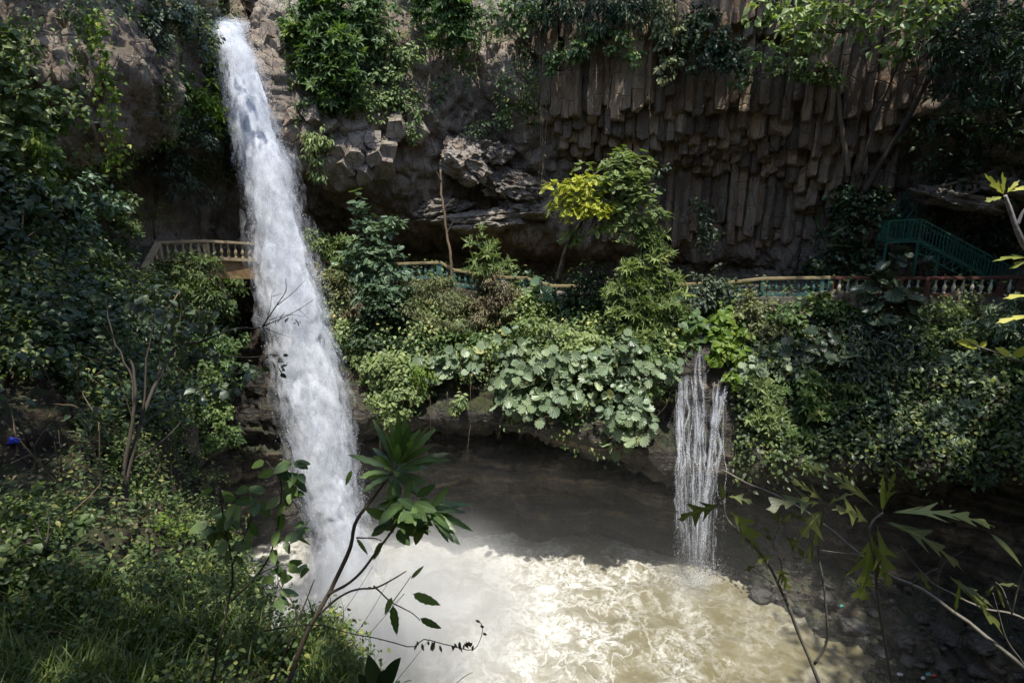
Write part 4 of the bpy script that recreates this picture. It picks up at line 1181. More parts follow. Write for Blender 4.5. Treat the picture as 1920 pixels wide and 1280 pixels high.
def plastic(name, c):
    return flat_mat(name, c, 0.35, 0.2, 0.5, dirt_amt=0.2)


p, _n = ground(24, 823, True)
crumple(.085, 61, plastic('blue_plastic', (0.01, 0.03, 0.42)), 'plastic_bottle', p + _n * .05, 'bright blue plastic scrap on the bare soil at the far left', 'litter')
p, _n = ground(268, 962, True)
crumple(.1, 62, plastic('pale_blue_plastic', (0.2, 0.36, 0.5)), 'plastic_bag', p + _n * .25, 'pale blue crumpled plastic bag caught in the shrubs on the left slope', 'litter')
for i, (px, py, c, lab) in enumerate([(1742, 1262, (.12, .4, .42), 'teal plastic scrap on the stony bank'), (1728, 1270, (.6, .6, .6), 'white plastic scrap among the litter at the bottom of the stony bank'), (1752, 1272, (.45, .07, .06), 'red plastic scrap at the bottom of the stony bank'),
                                      (1830, 1250, (.5, .36, .05), 'yellow plastic scrap on the right of the stony bank'), (1575, 1135, (.05, .35, .33), 'small green plastic scrap high on the stony bank'), (1690, 1268, (.5, .5, .52), 'grey plastic scrap at the water edge of the stony bank')]):
    p, _n = ground(px, py, False)
    crumple(.1, 70 + i, plastic('scrap_plastic', c), 'plastic_scrap', p + (0, 0, .05), lab, 'litter', 'litter on the stony bank')
# ---------------------------------------------------------------- leaves
def T_oval(w=0.27, droop=0.12, fold=0.06):
    v = np.array([(0, 0, 0), (-w * .95, .3, fold), (w * .95, .3, fold), (0, .33, 0), (-w * .8, .64, fold * .5), (w * .8, .64, fold * .5), (0, .68, -.02 - droop * .3), (0, 1, -droop)])
    f = np.array([(0, 3, 1), (0, 2, 3), (1, 3, 6), (1, 6, 4), (3, 2, 5), (3, 5, 6), (4, 6, 7), (6, 5, 7)])
    return v, f


def T_round(k=11):
    v = [(0, .12, -.06)]
    for i in range(k * 2):
        a = 2 * math.pi * i / (k * 2)
        r = (0.5 if i % 2 == 0 else 0.39) * (1 - 0.22 * max(0, math.cos(a + math.pi)) ** 6)
        v.append((r * math.sin(a) * 1.0, .42 - r * -math.cos(a) * 1.05, .0 + (.05 if i % 2 == 0 else -.02) - .1 * max(0, math.cos(a))))
    n = k * 2
    return np.array(v), np.array([(0, 1 + (i + 1) % n, 1 + i) for i in range(n)])


def T_pinnate(pairs=7, lw=0.09, ll=0.34):
    v, f = [], []
    def leaflet(b, d, l, w):
        s = np.array((-d[1], d[0], 0))
        i = len(v)
        v.extend([b, b + d * l * .5 + s * w, b + d * l - (0, 0, .05 * l), b + d * l * .5 - s * w])
        f.extend([(i, i + 2, i + 1), (i, i + 3, i + 2)])
    for k in range(pairs):
        t = (k + 0.6) / pairs
        b = np.array((0, t * .9, -.12 * t * t))
        l = ll * (1 - 0.55 * abs(t - .4))
        for sgn in (-1, 1):
            leaflet(b, norm(np.array((sgn, .55, -.12))), l, lw)
    leaflet(np.array((0, .9, -.1)), np.array((0, 1.0, -.1)), ll * .7, lw)
    return np.array(v), np.array(f)


def T_rosette(n=10, w=0.085, tilt=0.3):
    V, F = [], []
    lv, lf = T_oval(w, 0.25, 0.02)
    for k in range(n):
        a = 2 * math.pi * k / n + (0.2 if k % 2 else 0)
        t = tilt + (0.5 if k % 3 == 0 else 0.0)
        q = lv * (1 - 0.18 * (k % 3))
        d = np.array((math.sin(a) * math.cos(t), math.cos(a) * math.cos(t), math.sin(t)))
        s = np.array((math.cos(a), -math.sin(a), 0)); u = np.cross(s, d)
        V.append(q[:, :1] * s + q[:, 1:2] * d + q[:, 2:] * u)
        F.append(lf + 8 * k)
    return np.concatenate(V), np.concatenate(F)


def T_strap(n=5, w=0.032):
    t = np.linspace(0, 1, n + 1)
    v = []
    for x in t:
        ww = w * (1 - x ** 2 * 0.9)
        z = 0.5 * x - 0.95 * x * x
        v += [(-ww, x * .9, z), (ww, x * .9, z)]
    f = []
    for k in range(n):
        a = 2 * k
        f += [(a, a + 1, a + 3), (a, a + 3, a + 2)]
    return np.array(v), np.array(f)


TEM = {'oval': T_oval(), 'broad': T_oval(.38, .16, .07), 'lance': T_oval(.14, .2, .03), 'heart': T_oval(.42, .2, .1), 'round': T_round(), 'pinnate': T_pinnate(), 'fern': T_pinnate(10, .045, .3),
       'rosette': T_rosette(), 'tuft': T_rosette(7, .16, .2), 'strap': T_strap()}


def place(tm, pos, dirv, nrm, size, rnd):
    tv, tf = tm
    z = norm(nrm); y = norm(dirv - z * (dirv * z).sum(-1, keepdims=True)); x = np.cross(y, z)
    V = pos[:, None] + (tv[None, :, 0, None] * x[:, None] + tv[None, :, 1, None] * y[:, None] + tv[None, :, 2, None] * z[:, None]) * size[:, None, None]
    F = tf[None] + (np.arange(len(pos)) * len(tv))[:, None, None]
    return V.reshape(-1, 3), F.reshape(-1, 3), np.repeat(rnd, len(tv))


def blob_world(b):
    if len(b) == 6 and b[0] == 'W':
        pass
    px, py, Y, rx, ry = b[:5]
    c = P(px, py, Y); s = Y / FPX
    rd = b[5] if len(b) > 5 else max(0.5, 0.75 * min(rx, ry) * s)
    return c, np.array((rx * s, rd, ry * s))


def crown(blobs, tem, size, dens, front=0.0, droop=0.35, up=0.6, loose=1.0, clump=0.3, world=False):
    """Leaves gathered in clumps through the outer part of each ellipsoid. Returns verts, faces, rnd, clump centres."""
    PS, DR, NM, RN, CC = [], [], [], [], []
    tw = 0.3 if tem in ('oval', 'broad', 'heart', 'tuft') else (0.5 if tem in ('round', 'rosette', 'pinnate') else 0.16)
    for b in blobs:
        c, r = (np.array(b[:3], float), np.array(b[3:6], float)) if world else blob_world(b)
        rm = float(np.mean(r))
        nc = int(np.clip(7 + 9 * (r[0] * r[2]) ** 0.5 / 1.0, 9, 46))
        n = int(dens * 3.4 * math.pi * r[0] * r[2] / (size * size * tw))
        u = norm(RNG.normal(size=(nc, 3)))
        u[:, 1] = np.where((u[:, 1] > 0.35) & (RNG.random(nc) < 0.75) & (not world), -u[:, 1], u[:, 1])
        rad = 0.45 + 0.6 * RNG.random(nc) ** 0.7
        cc = c + u * r * rad[:, None] * (1 + 0.25 * loose * RNG.normal(size=(nc, 1)))
        rc = clump * rm * (0.55 + 0.8 * RNG.random(nc)) + 0.06
        w = rc ** 2; ci = RNG.choice(nc, n, p=w / w.sum())
        off = RNG.normal(size=(n, 3)) * np.array((1, .9, .72))
        off = norm(off) * (RNG.random(n) ** 0.45)[:, None]
        ps = cc[ci] + off * rc[ci][:, None] * np.clip(r / rm, 0.6, 1.5)
        o = norm((ps - c) / r) * 0.6 + norm(off) * 0.5
        PS.append(ps)
        NM.append(o * 0.55 + np.array((0, -front * 0.9, up)) + RNG.normal(size=(n, 3)) * 0.42)
        DR.append(o * 0.7 + np.array((0, -0.15 - front * .3, -droop)) + RNG.normal(size=(n, 3)) * 0.5)
        RN.append(np.clip(0.5 * RNG.random(nc)[ci] + 0.5 * RNG.random(n) + 0.0, 0, 1))
        CC.append(cc)
    PS, DR, NM, RN, CC = map(np.concatenate, (PS, DR, NM, RN, CC))
    V, F, R = place(TEM[tem], PS, DR, NM, size * (0.5 + 0.85 * RNG.random(len(PS)) ** 1.2), RN)
    return V, F, R, CC


def branches(base, targets, r0, n=10, bend=0.45):
    mb = MB()
    tg = targets[RNG.permutation(len(targets))[:n]]
    for t in tg:
        m = base * 0.45 + t * 0.55
        m = m + np.array((0, 0, bend * np.linalg.norm(t - base) * 0.25)) + RNG.normal(size=3) * 0.08 * np.linalg.norm(t - base)
        pts = spline(np.array([base, m, t]), 9)
        mb.tube(pts, np.linspace(r0 * (0.5 + .4 * RNG.random()), r0 * 0.12, 9), 5)
    return mb


def plant(name, label, cat, leaf, tem, size, dens, blobs, group=None, base=None, trunk=None, tr=0.1, bark=None, nbr=9, **kw):
    """A thing: an Empty at the base with a mesh of leaves and a mesh of stems (for a tree: crown and trunk)."""
    V, F, R, CC = crown(blobs, tem, size, dens, **kw)
    tree = name.endswith('tree')
    if trunk is not None:
        tp = P(*np.array(trunk, float).T)
        base = tp[0]
    elif base is not None:
        base = P(*base) if not kw.get('world') else np.array(base, float)
    else:
        c, r = blob_world(max(blobs, key=lambda b: b[1] + b[4] * .3)) if not kw.get('world') else (np.array(blobs[0][:3]), np.array(blobs[0][3:6]))
        base = c + np.array((0, r[1] * 0.8, -r[2] * 0.6))
    root = thing(name, base, label, cat, group)
    link('crown' if tree else 'foliage', mesh_data('crown' if tree else 'foliage', V - base, F, LM[leaf], {'rnd': R}), root)
    top = base
    if trunk is not None:
        mb = MB()
        sp_ = spline(tp, 24)
        sp_ = sp_ + 0.04 * fbm(sp_ * 1.1, 3)[:, None]
        mb.tube(sp_, np.linspace(tr, tr * 0.45, 24), 8)
        top = sp_[-1]
        b2 = branches(top, CC, tr * 0.6, nbr)
        for v, f_ in zip(b2.v, [None] * len(b2.v)):
            pass
        mb2 = MB(); mb2.v, mb2.f, mb2.n, mb2.r = mb.v, mb.f, mb.n, mb.r
        off = mb.n
        mb2.v = mb.v + b2.v; mb2.f = mb.f + [f + off for f in b2.f]; mb2.r = mb.r + b2.r; mb2.n = mb.n + b2.n
        mb = mb2
    else:
        bm = max((blob_world(b)[1].max() if not kw.get('world') else max(b[3:6])) for b in blobs)
        mb = branches(base, CC, min(max(0.012, tr * 0.35), 0.028 * bm), nbr)
    mb.v = [v - base for v in mb.v]
    mb.build('trunk' if tree else 'stems', bark or M_BARKDARK, root, smooth=True)
    return root


def vine(label, paths, leaf, tem, size, per_m, group=None, spread=0.12, name='hanging_vine', stem_r=0.008, stem_mat=None):
    """paths: photo polylines (px, py, Y); leaves hang along them."""
    mb = MB(); VV, FF, RR = [], [], []; nn = 0; first = None
    for path in paths:
        W3 = P(*np.array(path, float).T)
        L = np.linalg.norm(np.diff(W3, axis=0), axis=1).sum()
        c = spline(W3, max(8, int(L * 6)))
        c = c + 0.07 * fbm(c * 1.3 + 3, 3)[:, None] * np.array((1, 1, 0))
        if first is None: first = c[0]
        mb.tube(c, np.linspace(stem_r, stem_r * .5, len(c)), 5)
        n = int(L * per_m)
        if n:
            k = RNG.random(n) * (len(c) - 1.01); i = k.astype(int); f_ = (k - i)[:, None]
            ps = c[i] * (1 - f_) + c[i + 1] * f_ + RNG.normal(size=(n, 3)) * spread * (0.4 + RNG.random((n, 1)))
            dr = (ps - c[i]) * 2 + np.array((0, -0.15, -0.6)) + RNG.normal(size=(n, 3)) * 0.4
            nm = np.array((0, -0.7, 0.55)) + RNG.normal(size=(n, 3)) * 0.45
            V, F, R = place(TEM[tem], ps, dr, nm, size * (0.55 + 0.7 * RNG.random(n)), RNG.random(n))
            VV.append(V); FF.append(F + nn); RR.append(R); nn += len(V)
    root = thing(name, first, label, 'vine', group)
    mb.v = [v - first for v in mb.v]
    mb.build('stem', stem_mat or M_BARKDARK, root, smooth=True)
    if VV:
        link('foliage', mesh_data('foliage', np.concatenate(VV) - first, np.concatenate(FF), LM[leaf], {'rnd': np.concatenate(RR)}), root)
    return root


def scatter(name, pts, nrms, n, leaf, tem, size, lift, seed_scale=0.8, thr=None, droop=0.5, clumpy=0.5):
    """Uncountable cover: leaves spread over terrain points, thinned and piled up by noise."""
    if len(pts) == 0: return None
    i = RNG.integers(0, len(pts), int(n * 1.8))
    p, nr = pts[i], nrms[i]
    d = fbm(p * seed_scale + 40, 3)
    if thr is not None:
        keep = d + 0.25 * RNG.normal(size=len(d)) > thr
        p, nr, d = p[keep], nr[keep], d[keep]
    p, nr, d = p[:n], nr[:n], d[:n]
    m = len(p)
    h = lift * (RNG.random(m) ** 1.5) * np.clip(1 + clumpy * 1.6 * d, 0.15, 2.5)
    ps = p + nr * h[:, None] + RNG.normal(size=(m, 3)) * size * 0.8
    nm = nr * 0.7 + np.array((0, -0.25, 0.6)) + RNG.normal(size=(m, 3)) * 0.45
    dr = nr * 0.4 + np.array((0, -0.2, -droop)) + RNG.normal(size=(m, 3)) * 0.6
    V, F, R = place(TEM[tem], ps, dr, nm, size * (0.55 + 0.75 * RNG.random(m)), np.clip(0.5 + 0.35 * d + 0.28 * RNG.normal(size=m), 0, 1))
    return tag(link(name, mesh_data(name, V, F, LM[leaf], {'rnd': R})), kind='stuff')


def cl_mask(cond):
    return CL_P[cond], CL_N[cond]


# ---------------------------------------------------------------- ground cover
U, V_, R_ = _CU, _CV, CL_R
bank = (R_ > 8.95) & (R_ < 11.02)
rockgap = ((U > 615) & (U < 705) & (V_ > 640)) | ((U > 815) & (U < 925) & (V_ > 715)) | ((U > 1195) & (U < 1275) & (V_ > 745)) | ((U > 1262) & (U < 1378) & (V_ > 660))
scatter('undergrowth', *cl_mask(bank & (U > 575) & (U < 1270) & (V_ < 690) & ~rockgap), 11000, 'mid', 'oval', 0.2, 0.5)
scatter('undergrowth', *cl_mask(bank & (U > 690) & (U < 1270) & (V_ >= 690) & ~rockgap), 3000, 'mid', 'oval', 0.2, 0.3, 0.6, 0.0)
scatter('undergrowth', *cl_mask(bank & (U > 575) & (U < 1270) & (V_ < 680) & ~rockgap), 6500, 'light', 'broad', 0.2, 0.75, thr=0.0)
scatter('undergrowth', *cl_mask(bank & (U > 1375) & (U < 2150) & (V_ > 590)), 15000, 'dim', 'broad', 0.2, 0.5)
scatter('undergrowth', *cl_mask(bank & (U > 1375) & (U < 2150) & (V_ > 590)), 6000, 'grey', 'oval', 0.24, 0.8, thr=0.1)
scatter('creeping_foliage', *cl_mask((R_ > 7.6) & (R_ < 9.1) & (U > 560) & (U < 1370)), 7000, 'mid', 'oval', 0.2, 0.9, 0.6, -0.05)
scatter('creeping_foliage', *cl_mask((R_ > 7.6) & (R_ < 8.9) & (U > 1370) & (U < 2100)), 4200, 'dim', 'oval', 0.2, 0.85, 0.6, 0.1)
scatter('creeping_foliage', *cl_mask((R_ < 3.3) & (R_ > 0.9) & (U > 535) & (U < 1010) & (V_ < 225)), 9000, 'mid', 'oval', 0.2, 0.4, 0.45, 0.05)
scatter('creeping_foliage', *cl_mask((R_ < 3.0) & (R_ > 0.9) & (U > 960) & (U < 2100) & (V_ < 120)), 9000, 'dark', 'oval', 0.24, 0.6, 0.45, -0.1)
scatter('creeping_foliage', *cl_mask((R_ < 5) & (R_ > 0.5) & (U > -150) & (U < 440) & ~((V_ > 40) & (V_ < 265) & (U > 60) & (U < 300))), 16000, 'dim', 'oval', 0.16, 0.45, 0.4, 0.0)
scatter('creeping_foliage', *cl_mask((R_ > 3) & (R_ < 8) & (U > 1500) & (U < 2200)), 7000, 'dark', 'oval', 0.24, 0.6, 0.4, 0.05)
scatter('creeping_foliage', *cl_mask((R_ > 8.5) & (R_ < 12.5) & (U > 180) & (U < 440)), 12000, 'dim', 'oval', 0.15, 0.6, 0.5, -0.2)
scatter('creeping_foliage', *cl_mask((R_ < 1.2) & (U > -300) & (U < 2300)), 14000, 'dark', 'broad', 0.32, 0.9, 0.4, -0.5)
NU_, NV_ = _NU, _NV
bare = (NU_ > -60) & (NU_ < 135) & (NV_ > 690) & (NV_ < 950)
nh = (NU_ > -350) & (NU_ < 760) & (NV_ < 1500) & (NRW > 0.6)
def nr_mask(c): return NR_P[c], NR_N[c]
scatter('undergrowth', *nr_mask(nh & ~bare & (NV_ < 800)), 26000, 'dim', 'oval', 0.13, 0.55, 0.5, -0.3)
scatter('undergrowth', *nr_mask(nh & ~bare & (NV_ < 800)), 8000, 'dark', 'broad', 0.17, 0.9, 0.6, 0.0)
scatter('undergrowth', *nr_mask(nh & ~bare & (NV_ >= 800) & (NV_ < 1150)), 16000, 'dim', 'oval', 0.075, 0.4, 0.9, -0.1)
scatter('leaf_litter', *nr_mask(nh & (NV_ < 1000)), 6000, 'dry', 'oval', 0.08, 0.03)
scatter('undergrowth', *nr_mask(nh & (NV_ >= 1100)), 9000, 'dim', 'broad', 0.045, 0.3, 1.4, -0.1)
pts, nm_ = nr_mask(nh & (NV_ > 1090) & (NU_ < 700))
i = RNG.integers(0, len(pts), 26000)
p = pts[i] + RNG.normal(size=(len(i), 3)) * 0.04
keep = fbm(p * 1.1 + 11, 3) + 0.3 * RNG.normal(size=len(p)) + 0.35 * sstep(350, 0, NU_[nh & (NV_ > 1090) & (NU_ < 700)][i]) > 0.05
p = p[keep]
dr = np.array((0, 0, 1.0)) + RNG.normal(size=(len(p), 3)) * 0.45
nm = norm(RNG.normal(size=(len(p), 3)) * np.array((1, 1, .1)))
V, F, R = place(TEM['strap'], p, dr, nm, 0.12 + 0.24 * RNG.random(len(p)), RNG.random(len(p)))
V = V  # blades
tag(link('grass', mesh_data('grass', V, F, LM['grass'], {'rnd': R})), kind='stuff')

# ---------------------------------------------------------------- plants of the middle bank
GB = 'plants on the middle bank below the path'
plant('leafy_shrub', 'light green bush above the stepped ochre balustrade, right beside the main waterfall', 'shrub', 'light', 'tuft', .3, .8, [(608, 455, 31.6, 42, 30), (585, 470, 31.4, 25, 18), (645, 470, 31.5, 30, 25)], GB)
plant('layered_tree', 'blue-green conical tree rising above the turquoise rail', 'tree', 'blue', 'pinnate', .36, 1.5, [(682, 395, 30.4, 14, 26), (722, 425, 30.4, 30, 24), (690, 440, 30.3, 34, 28), (700, 480, 30.2, 50, 26), (725, 505, 30.1, 40, 24), (670, 500, 30.2, 38, 26), (705, 545, 29.6, 48, 30)], GB,
      trunk=[(712, 640, 29.0), (708, 560, 29.8), (700, 500, 30.4), (692, 430, 30.5)], tr=.1, droop=.15, up=1.0, clump=.34)
plant('leafy_shrub', 'dark green shrub at the foot of the blue-green tree', 'shrub', 'dark', 'broad', .24, .8, [(720, 590, 29.3, 50, 40), (700, 640, 28.6, 60, 40), (745, 560, 29.6, 35, 30)], GB)
plant('leafy_shrub', 'mixed creeper mound below the stepped ochre balustrade, edging the main waterfall', 'shrub', 'olive', 'oval', .2, .8, [(622, 525, 30.6, 34, 36), (610, 575, 30.1, 25, 35), (650, 560, 30, 35, 40)], GB)
plant('dry_shrub', 'brown dry twiggy patch among green leaves beside the main waterfall', 'shrub', 'dry', 'lance', .22, .6, [(655, 590, 29.5, 34, 20), (680, 575, 29.4, 24, 18)], GB, nbr=22, bark=M_TWIG)
plant('leafy_shrub', 'light green shrub on the ledge above bare brown rock near the main waterfall', 'shrub', 'light', 'oval', .24, .8, [(660, 635, 28.8, 36, 34), (690, 670, 28.3, 36, 30)], GB, front=.4)
plant('creeper', 'light green creeper cascading over the lip above the dark hollow, left end of the bank', 'vine', 'light', 'oval', .24, .9, [(720, 690, 27.3, 45, 34), (745, 740, 26.6, 45, 40), (735, 780, 26.2, 28, 28), (700, 700, 27.6, 30, 30), (775, 700, 27, 35, 34)], GB, front=.5)
plant('creeper', 'yellow-green tuft hanging off the lip just right of the light cascade', 'vine', 'lime', 'lance', .26, .7, [(792, 705, 26.6, 22, 26)], GB, front=.4, droop=.9)
plant('dry_shrub', 'olive brown half dry bush in front of the cave', 'shrub', 'olive', 'lance', .24, .75, [(800, 535, 30.6, 52, 34), (845, 560, 30.2, 45, 40), (780, 590, 29.6, 50, 36), (845, 610, 29.3, 44, 34)], GB, nbr=26, bark=M_TWIG)
plant('dry_shrub', 'brown bush of hanging dry vines under the rosette plant', 'shrub', 'dry', 'lance', .22, .85, [(920, 545, 30.2, 40, 44), (915, 595, 29.7, 44, 38), (945, 570, 30, 30, 45)], GB, droop=1.0, nbr=30, bark=M_TWIG)
plant('rosette_plant', 'tall light green plant with starry leaf rosettes, standing before the overhang', 'shrub', 'light', 'rosette', .5, .7, [(906, 428, 30.4, 9, 7), (890, 455, 30.3, 14, 10), (932, 452, 30.3, 9, 8), (912, 478, 30.2, 26, 18), (925, 500, 30.2, 34, 18), (895, 500, 30.2, 20, 15)], GB,
      base=(915, 560, 30.3), tr=.1, up=1.1, front=.4, clump=.4)
plant('leafy_shrub', 'light green shrub right of the brown dry bush', 'shrub', 'light', 'oval', .25, .8, [(975, 560, 30.2, 30, 36), (990, 600, 29.5, 36, 36), (1010, 575, 30, 30, 24)], GB)
plant('leafy_shrub', 'olive shrub in the middle of the bank, above the left cluster of round leaves', 'shrub', 'mid', 'oval', .25, .8, [(800, 640, 28.9, 40, 26), (860, 640, 28.7, 40, 24), (900, 650, 28.4, 30, 24)], GB)
plant('leafy_shrub', 'dark shaded shrub in front of the middle balustrade, left of the tall green tree', 'shrub', 'dark', 'oval', .26, .7, [(1110, 520, 30.4, 30, 30), (1105, 560, 30.2, 42, 26), (1060, 570, 30.2, 40, 22)], GB)
plant('leafy_shrub', 'big-leaved dark plant leaning on the stepping turquoise balustrade', 'shrub', 'blue', 'round', .55, .6, [(985, 515, 31, 18, 10), (1010, 555, 30.6, 34, 22), (1040, 575, 30.4, 36, 18)], GB, front=.5)
plant('dark_shrub', 'dense grey-green shrub at the right end of the stepping balustrade', 'shrub', 'grey', 'oval', .24, .85, [(1328, 525, 28.9, 36, 26), (1315, 555, 28.7, 40, 28), (1345, 545, 28.8, 28, 26)], GB)
plant('acacia_tree', 'tall tree with a bright yellow-green head in front of the column overhang', 'tree', 'light', 'pinnate', .36, 1.7, [(1145, 325, 28.9, 54, 30), (1160, 296, 29.2, 32, 18), (1185, 350, 28.7, 46, 32), (1195, 388, 28.5, 36, 30), (1140, 372, 28.9, 48, 30), (1125, 412, 29.2, 40, 22), (1180, 425, 28.7, 34, 22), (1075, 440, 29.6, 22, 16)], GB,
      trunk=[(1046, 528, 30.6), (1058, 480, 30.2), (1075, 440, 29.8), (1100, 405, 29.4), (1125, 375, 29.1)], tr=.16, droop=.1, up=1.1, clump=.34)
ob = bpy.data.objects[-1] if False else None
V, F, R, CC = crown([(1078, 370, 28.4, 46, 26), (1062, 392, 28.5, 32, 18), (1100, 346, 28.4, 36, 18), (1112, 385, 28.3, 32, 20)], 'pinnate', .36, 1.9, droop=.1, up=1.1, clump=.36)
tr_ = bpy.data.objects['acacia_tree']
cr = link('crown', mesh_data('crown', V - np.array(tr_.location), F, LM['yellow'], {'rnd': R}), tr_)
cr['label'] = 'bright yellow-green part of the crown'
plant('leafy_tree', 'tall dark green tree with starry leaf tufts standing in front of the middle balustrade', 'tree', 'light', 'rosette', .5, 1.2, [(1205, 440, 28.8, 26, 22), (1222, 470, 28.6, 36, 24), (1200, 505, 28.5, 34, 24), (1175, 545, 28.4, 40, 26), (1245, 535, 28.4, 36, 26), (1220, 575, 28.2, 46, 30), (1180, 600, 28, 40, 30), (1250, 610, 27.8, 40, 36), (1215, 640, 27.5, 44, 30), (1265, 655, 27.2, 30, 30)], GB,
      trunk=[(1215, 690, 27.8), (1212, 600, 28.4), (1208, 520, 28.9), (1205, 450, 29)], tr=.11, up=.9, front=.3)
plant('creeper', 'left cluster of pale round leaves on the lip, above bare dark rock', 'vine', 'pale', 'round', .52, .6, [(810, 668, 27.2, 34, 22), (845, 690, 26.8, 44, 26), (800, 690, 26.8, 22, 18), (880, 668, 27.4, 26, 20)], GB, front=.6, clump=.36)
plant('creeper', 'broad central cascade of pale round leaves over the lip', 'vine', 'pale', 'round', .5, .6, [(960, 650, 27.6, 44, 34), (1000, 690, 26.5, 60, 36), (985, 735, 25.5, 50, 34), (1060, 680, 26.6, 55, 40), (1080, 725, 25.6, 50, 32), (1120, 690, 26.3, 36, 40), (1040, 745, 25.2, 50, 26), (990, 770, 25.1, 26, 14), (945, 720, 25.8, 30, 26), (960, 755, 25.3, 24, 18)], GB, front=.6, clump=.36)
plant('creeper', 'long tongue of pale round leaves hanging lowest off the lip, left of the side fall', 'vine', 'pale', 'round', .48, .66, [(1175, 680, 26.3, 40, 40), (1215, 705, 25.9, 40, 30), (1170, 740, 25.4, 48, 32), (1160, 785, 25.0, 38, 28), (1192, 802, 24.9, 32, 26), (1168, 828, 24.8, 28, 18), (1208, 770, 25.1, 26, 28), (1250, 690, 26.0, 22, 28)], GB, front=.6, clump=.36)
plant('creeper', 'yellow-flecked small-leaved creeper lying over the central round leaves', 'vine', 'light', 'oval', .26, .9, [(1060, 625, 27.8, 46, 26), (1110, 640, 27.4, 36, 30), (1085, 665, 27, 40, 26), (1010, 620, 28.4, 34, 20)], GB, front=.5)
plant('creeper', 'small yellow-green tuft hanging alone below the dark rock of the lip', 'vine', 'light', 'oval', .2, .7, [(866, 752, 25.7, 20, 15), (856, 765, 25.6, 12, 9)], GB, front=.5)
plant('creeper', 'green creeper on the rock edge immediately left of the side fall', 'vine', 'mid', 'oval', .24, .8, [(1225, 735, 25.8, 24, 22), (1235, 670, 26.4, 28, 24)], GB, front=.5)
plant('large_leaf_plant', 'dark broad-leaved plant at the very head of the side fall', 'shrub', 'mid', 'heart', .5, .7, [(1310, 610, 27.4, 30, 20), (1345, 600, 27.6, 30, 18), (1300, 640, 27.1, 24, 14)], GB, front=.6)
plant('creeper', 'bright yellow-lime vine hanging immediately right of the side fall', 'vine', 'lime', 'heart', .38, .85, [(1360, 630, 26.9, 34, 28), (1365, 665, 26.4, 28, 30), (1376, 700, 26, 18, 20), (1350, 600, 27.4, 24, 18)], GB, front=.7)

# ---------------------------------------------------------------- plants of the right bank
GR = 'plants on the right bank below the path'
plant('creeper', 'sunlit pale round leaves beside the yellow-lime vine, right of the side fall', 'vine', 'pale', 'round', .55, .65, [(1415, 690, 26, 32, 24), (1440, 665, 26.2, 36, 20), (1470, 690, 25.8, 26, 24)], GR, front=.8, clump=.4)
plant('leafy_shrub', 'mid green shrub under the first turquoise posts right of the side fall', 'shrub', 'olive', 'oval', .22, .85, [(1415, 585, 27.9, 38, 32), (1440, 625, 27.2, 46, 30), (1400, 555, 28.2, 24, 20)], GR)
plant('leafy_shrub', 'green bushy mound along the concrete wall below the turquoise balustrade', 'shrub', 'mid', 'broad', .26, .85, [(1520, 570, 27.8, 56, 24), (1490, 600, 27.3, 46, 26), (1575, 590, 27.4, 40, 22)], GR)
plant('large_leaf_plant', 'grey round-leaved plant in the shade in the middle of the right bank', 'shrub', 'grey', 'round', .6, .6, [(1520, 640, 26.2, 46, 30), (1560, 665, 25.8, 40, 26), (1500, 680, 25.8, 34, 24)], GR, front=.7)
plant('creeper', 'light green creeper cascading over the lip right of the side fall', 'vine', 'light', 'tuft', .36, .85, [(1430, 740, 25.2, 34, 26), (1445, 780, 24.7, 40, 30), (1475, 830, 24.2, 34, 26), (1455, 810, 24.4, 34, 26), (1420, 720, 25.5, 24, 22), (1485, 858, 24, 18, 12)], GR, front=.6)
plant('creeper', 'mid green creeper hanging below the grey round leaves', 'vine', 'mid', 'tuft', .36, .8, [(1520, 730, 25, 46, 30), (1540, 780, 24.3, 46, 30), (1580, 750, 24.6, 40, 26), (1520, 820, 24, 36, 22)], GR, front=.5)
plant('leafy_shrub', 'large grey-green shrub with drooping leaves below the cream balusters', 'shrub', 'grey', 'lance', .42, .95, [(1640, 600, 26.6, 52, 26), (1620, 640, 25.8, 50, 34), (1690, 640, 25.6, 50, 34), (1660, 690, 25, 50, 34), (1610, 690, 25.1, 36, 26)], GR, droop=.8)
plant('leafy_shrub', 'dark shrub low on the right bank, over the shadowed lip', 'shrub', 'dark', 'broad', .3, .8, [(1600, 800, 23.6, 52, 34), (1660, 770, 23.8, 50, 36), (1690, 830, 23, 50, 30), (1630, 850, 23, 46, 18)], GR)
plant('leafy_shrub', 'pale sunlit shrub reaching the cream balusters near the right edge', 'shrub', 'pale', 'lance', .36, .9, [(1890, 560, 25.6, 34, 26), (1870, 600, 25, 46, 30), (1910, 620, 24.4, 40, 34)], GR)
plant('leafy_shrub', 'light green sunlit shrub under the concrete wall, left of the pale shrub', 'shrub', 'light', 'oval', .28, .9, [(1790, 600, 25.8, 46, 24), (1760, 640, 25, 46, 28), (1820, 640, 24.8, 44, 28)], GR)
plant('creeper', 'pale dappled vine column hanging in the middle of the dark right bank', 'vine', 'pale', 'tuft', .38, .75, [(1810, 690, 24, 38, 24), (1830, 730, 23.5, 36, 24), (1800, 775, 23, 38, 24), (1770, 805, 22.7, 34, 20), (1755, 765, 23.2, 26, 16)], GR, front=.5)
plant('leafy_shrub', 'mid green bush at the right edge below the pale shrub', 'shrub', 'mid', 'oval', .28, .9, [(1900, 690, 23, 40, 40), (1930, 760, 22, 46, 46), (1880, 800, 22, 40, 40), (1960, 660, 22.5, 40, 50)], GR)
plant('creeper', 'dark curtain of fine leaves hanging over the right-hand hollow', 'vine', 'dark', 'oval', .26, .8, [(1720, 870, 22.4, 46, 22), (1790, 870, 22, 46, 28), (1850, 880, 21.4, 40, 24)], GR, front=.5)
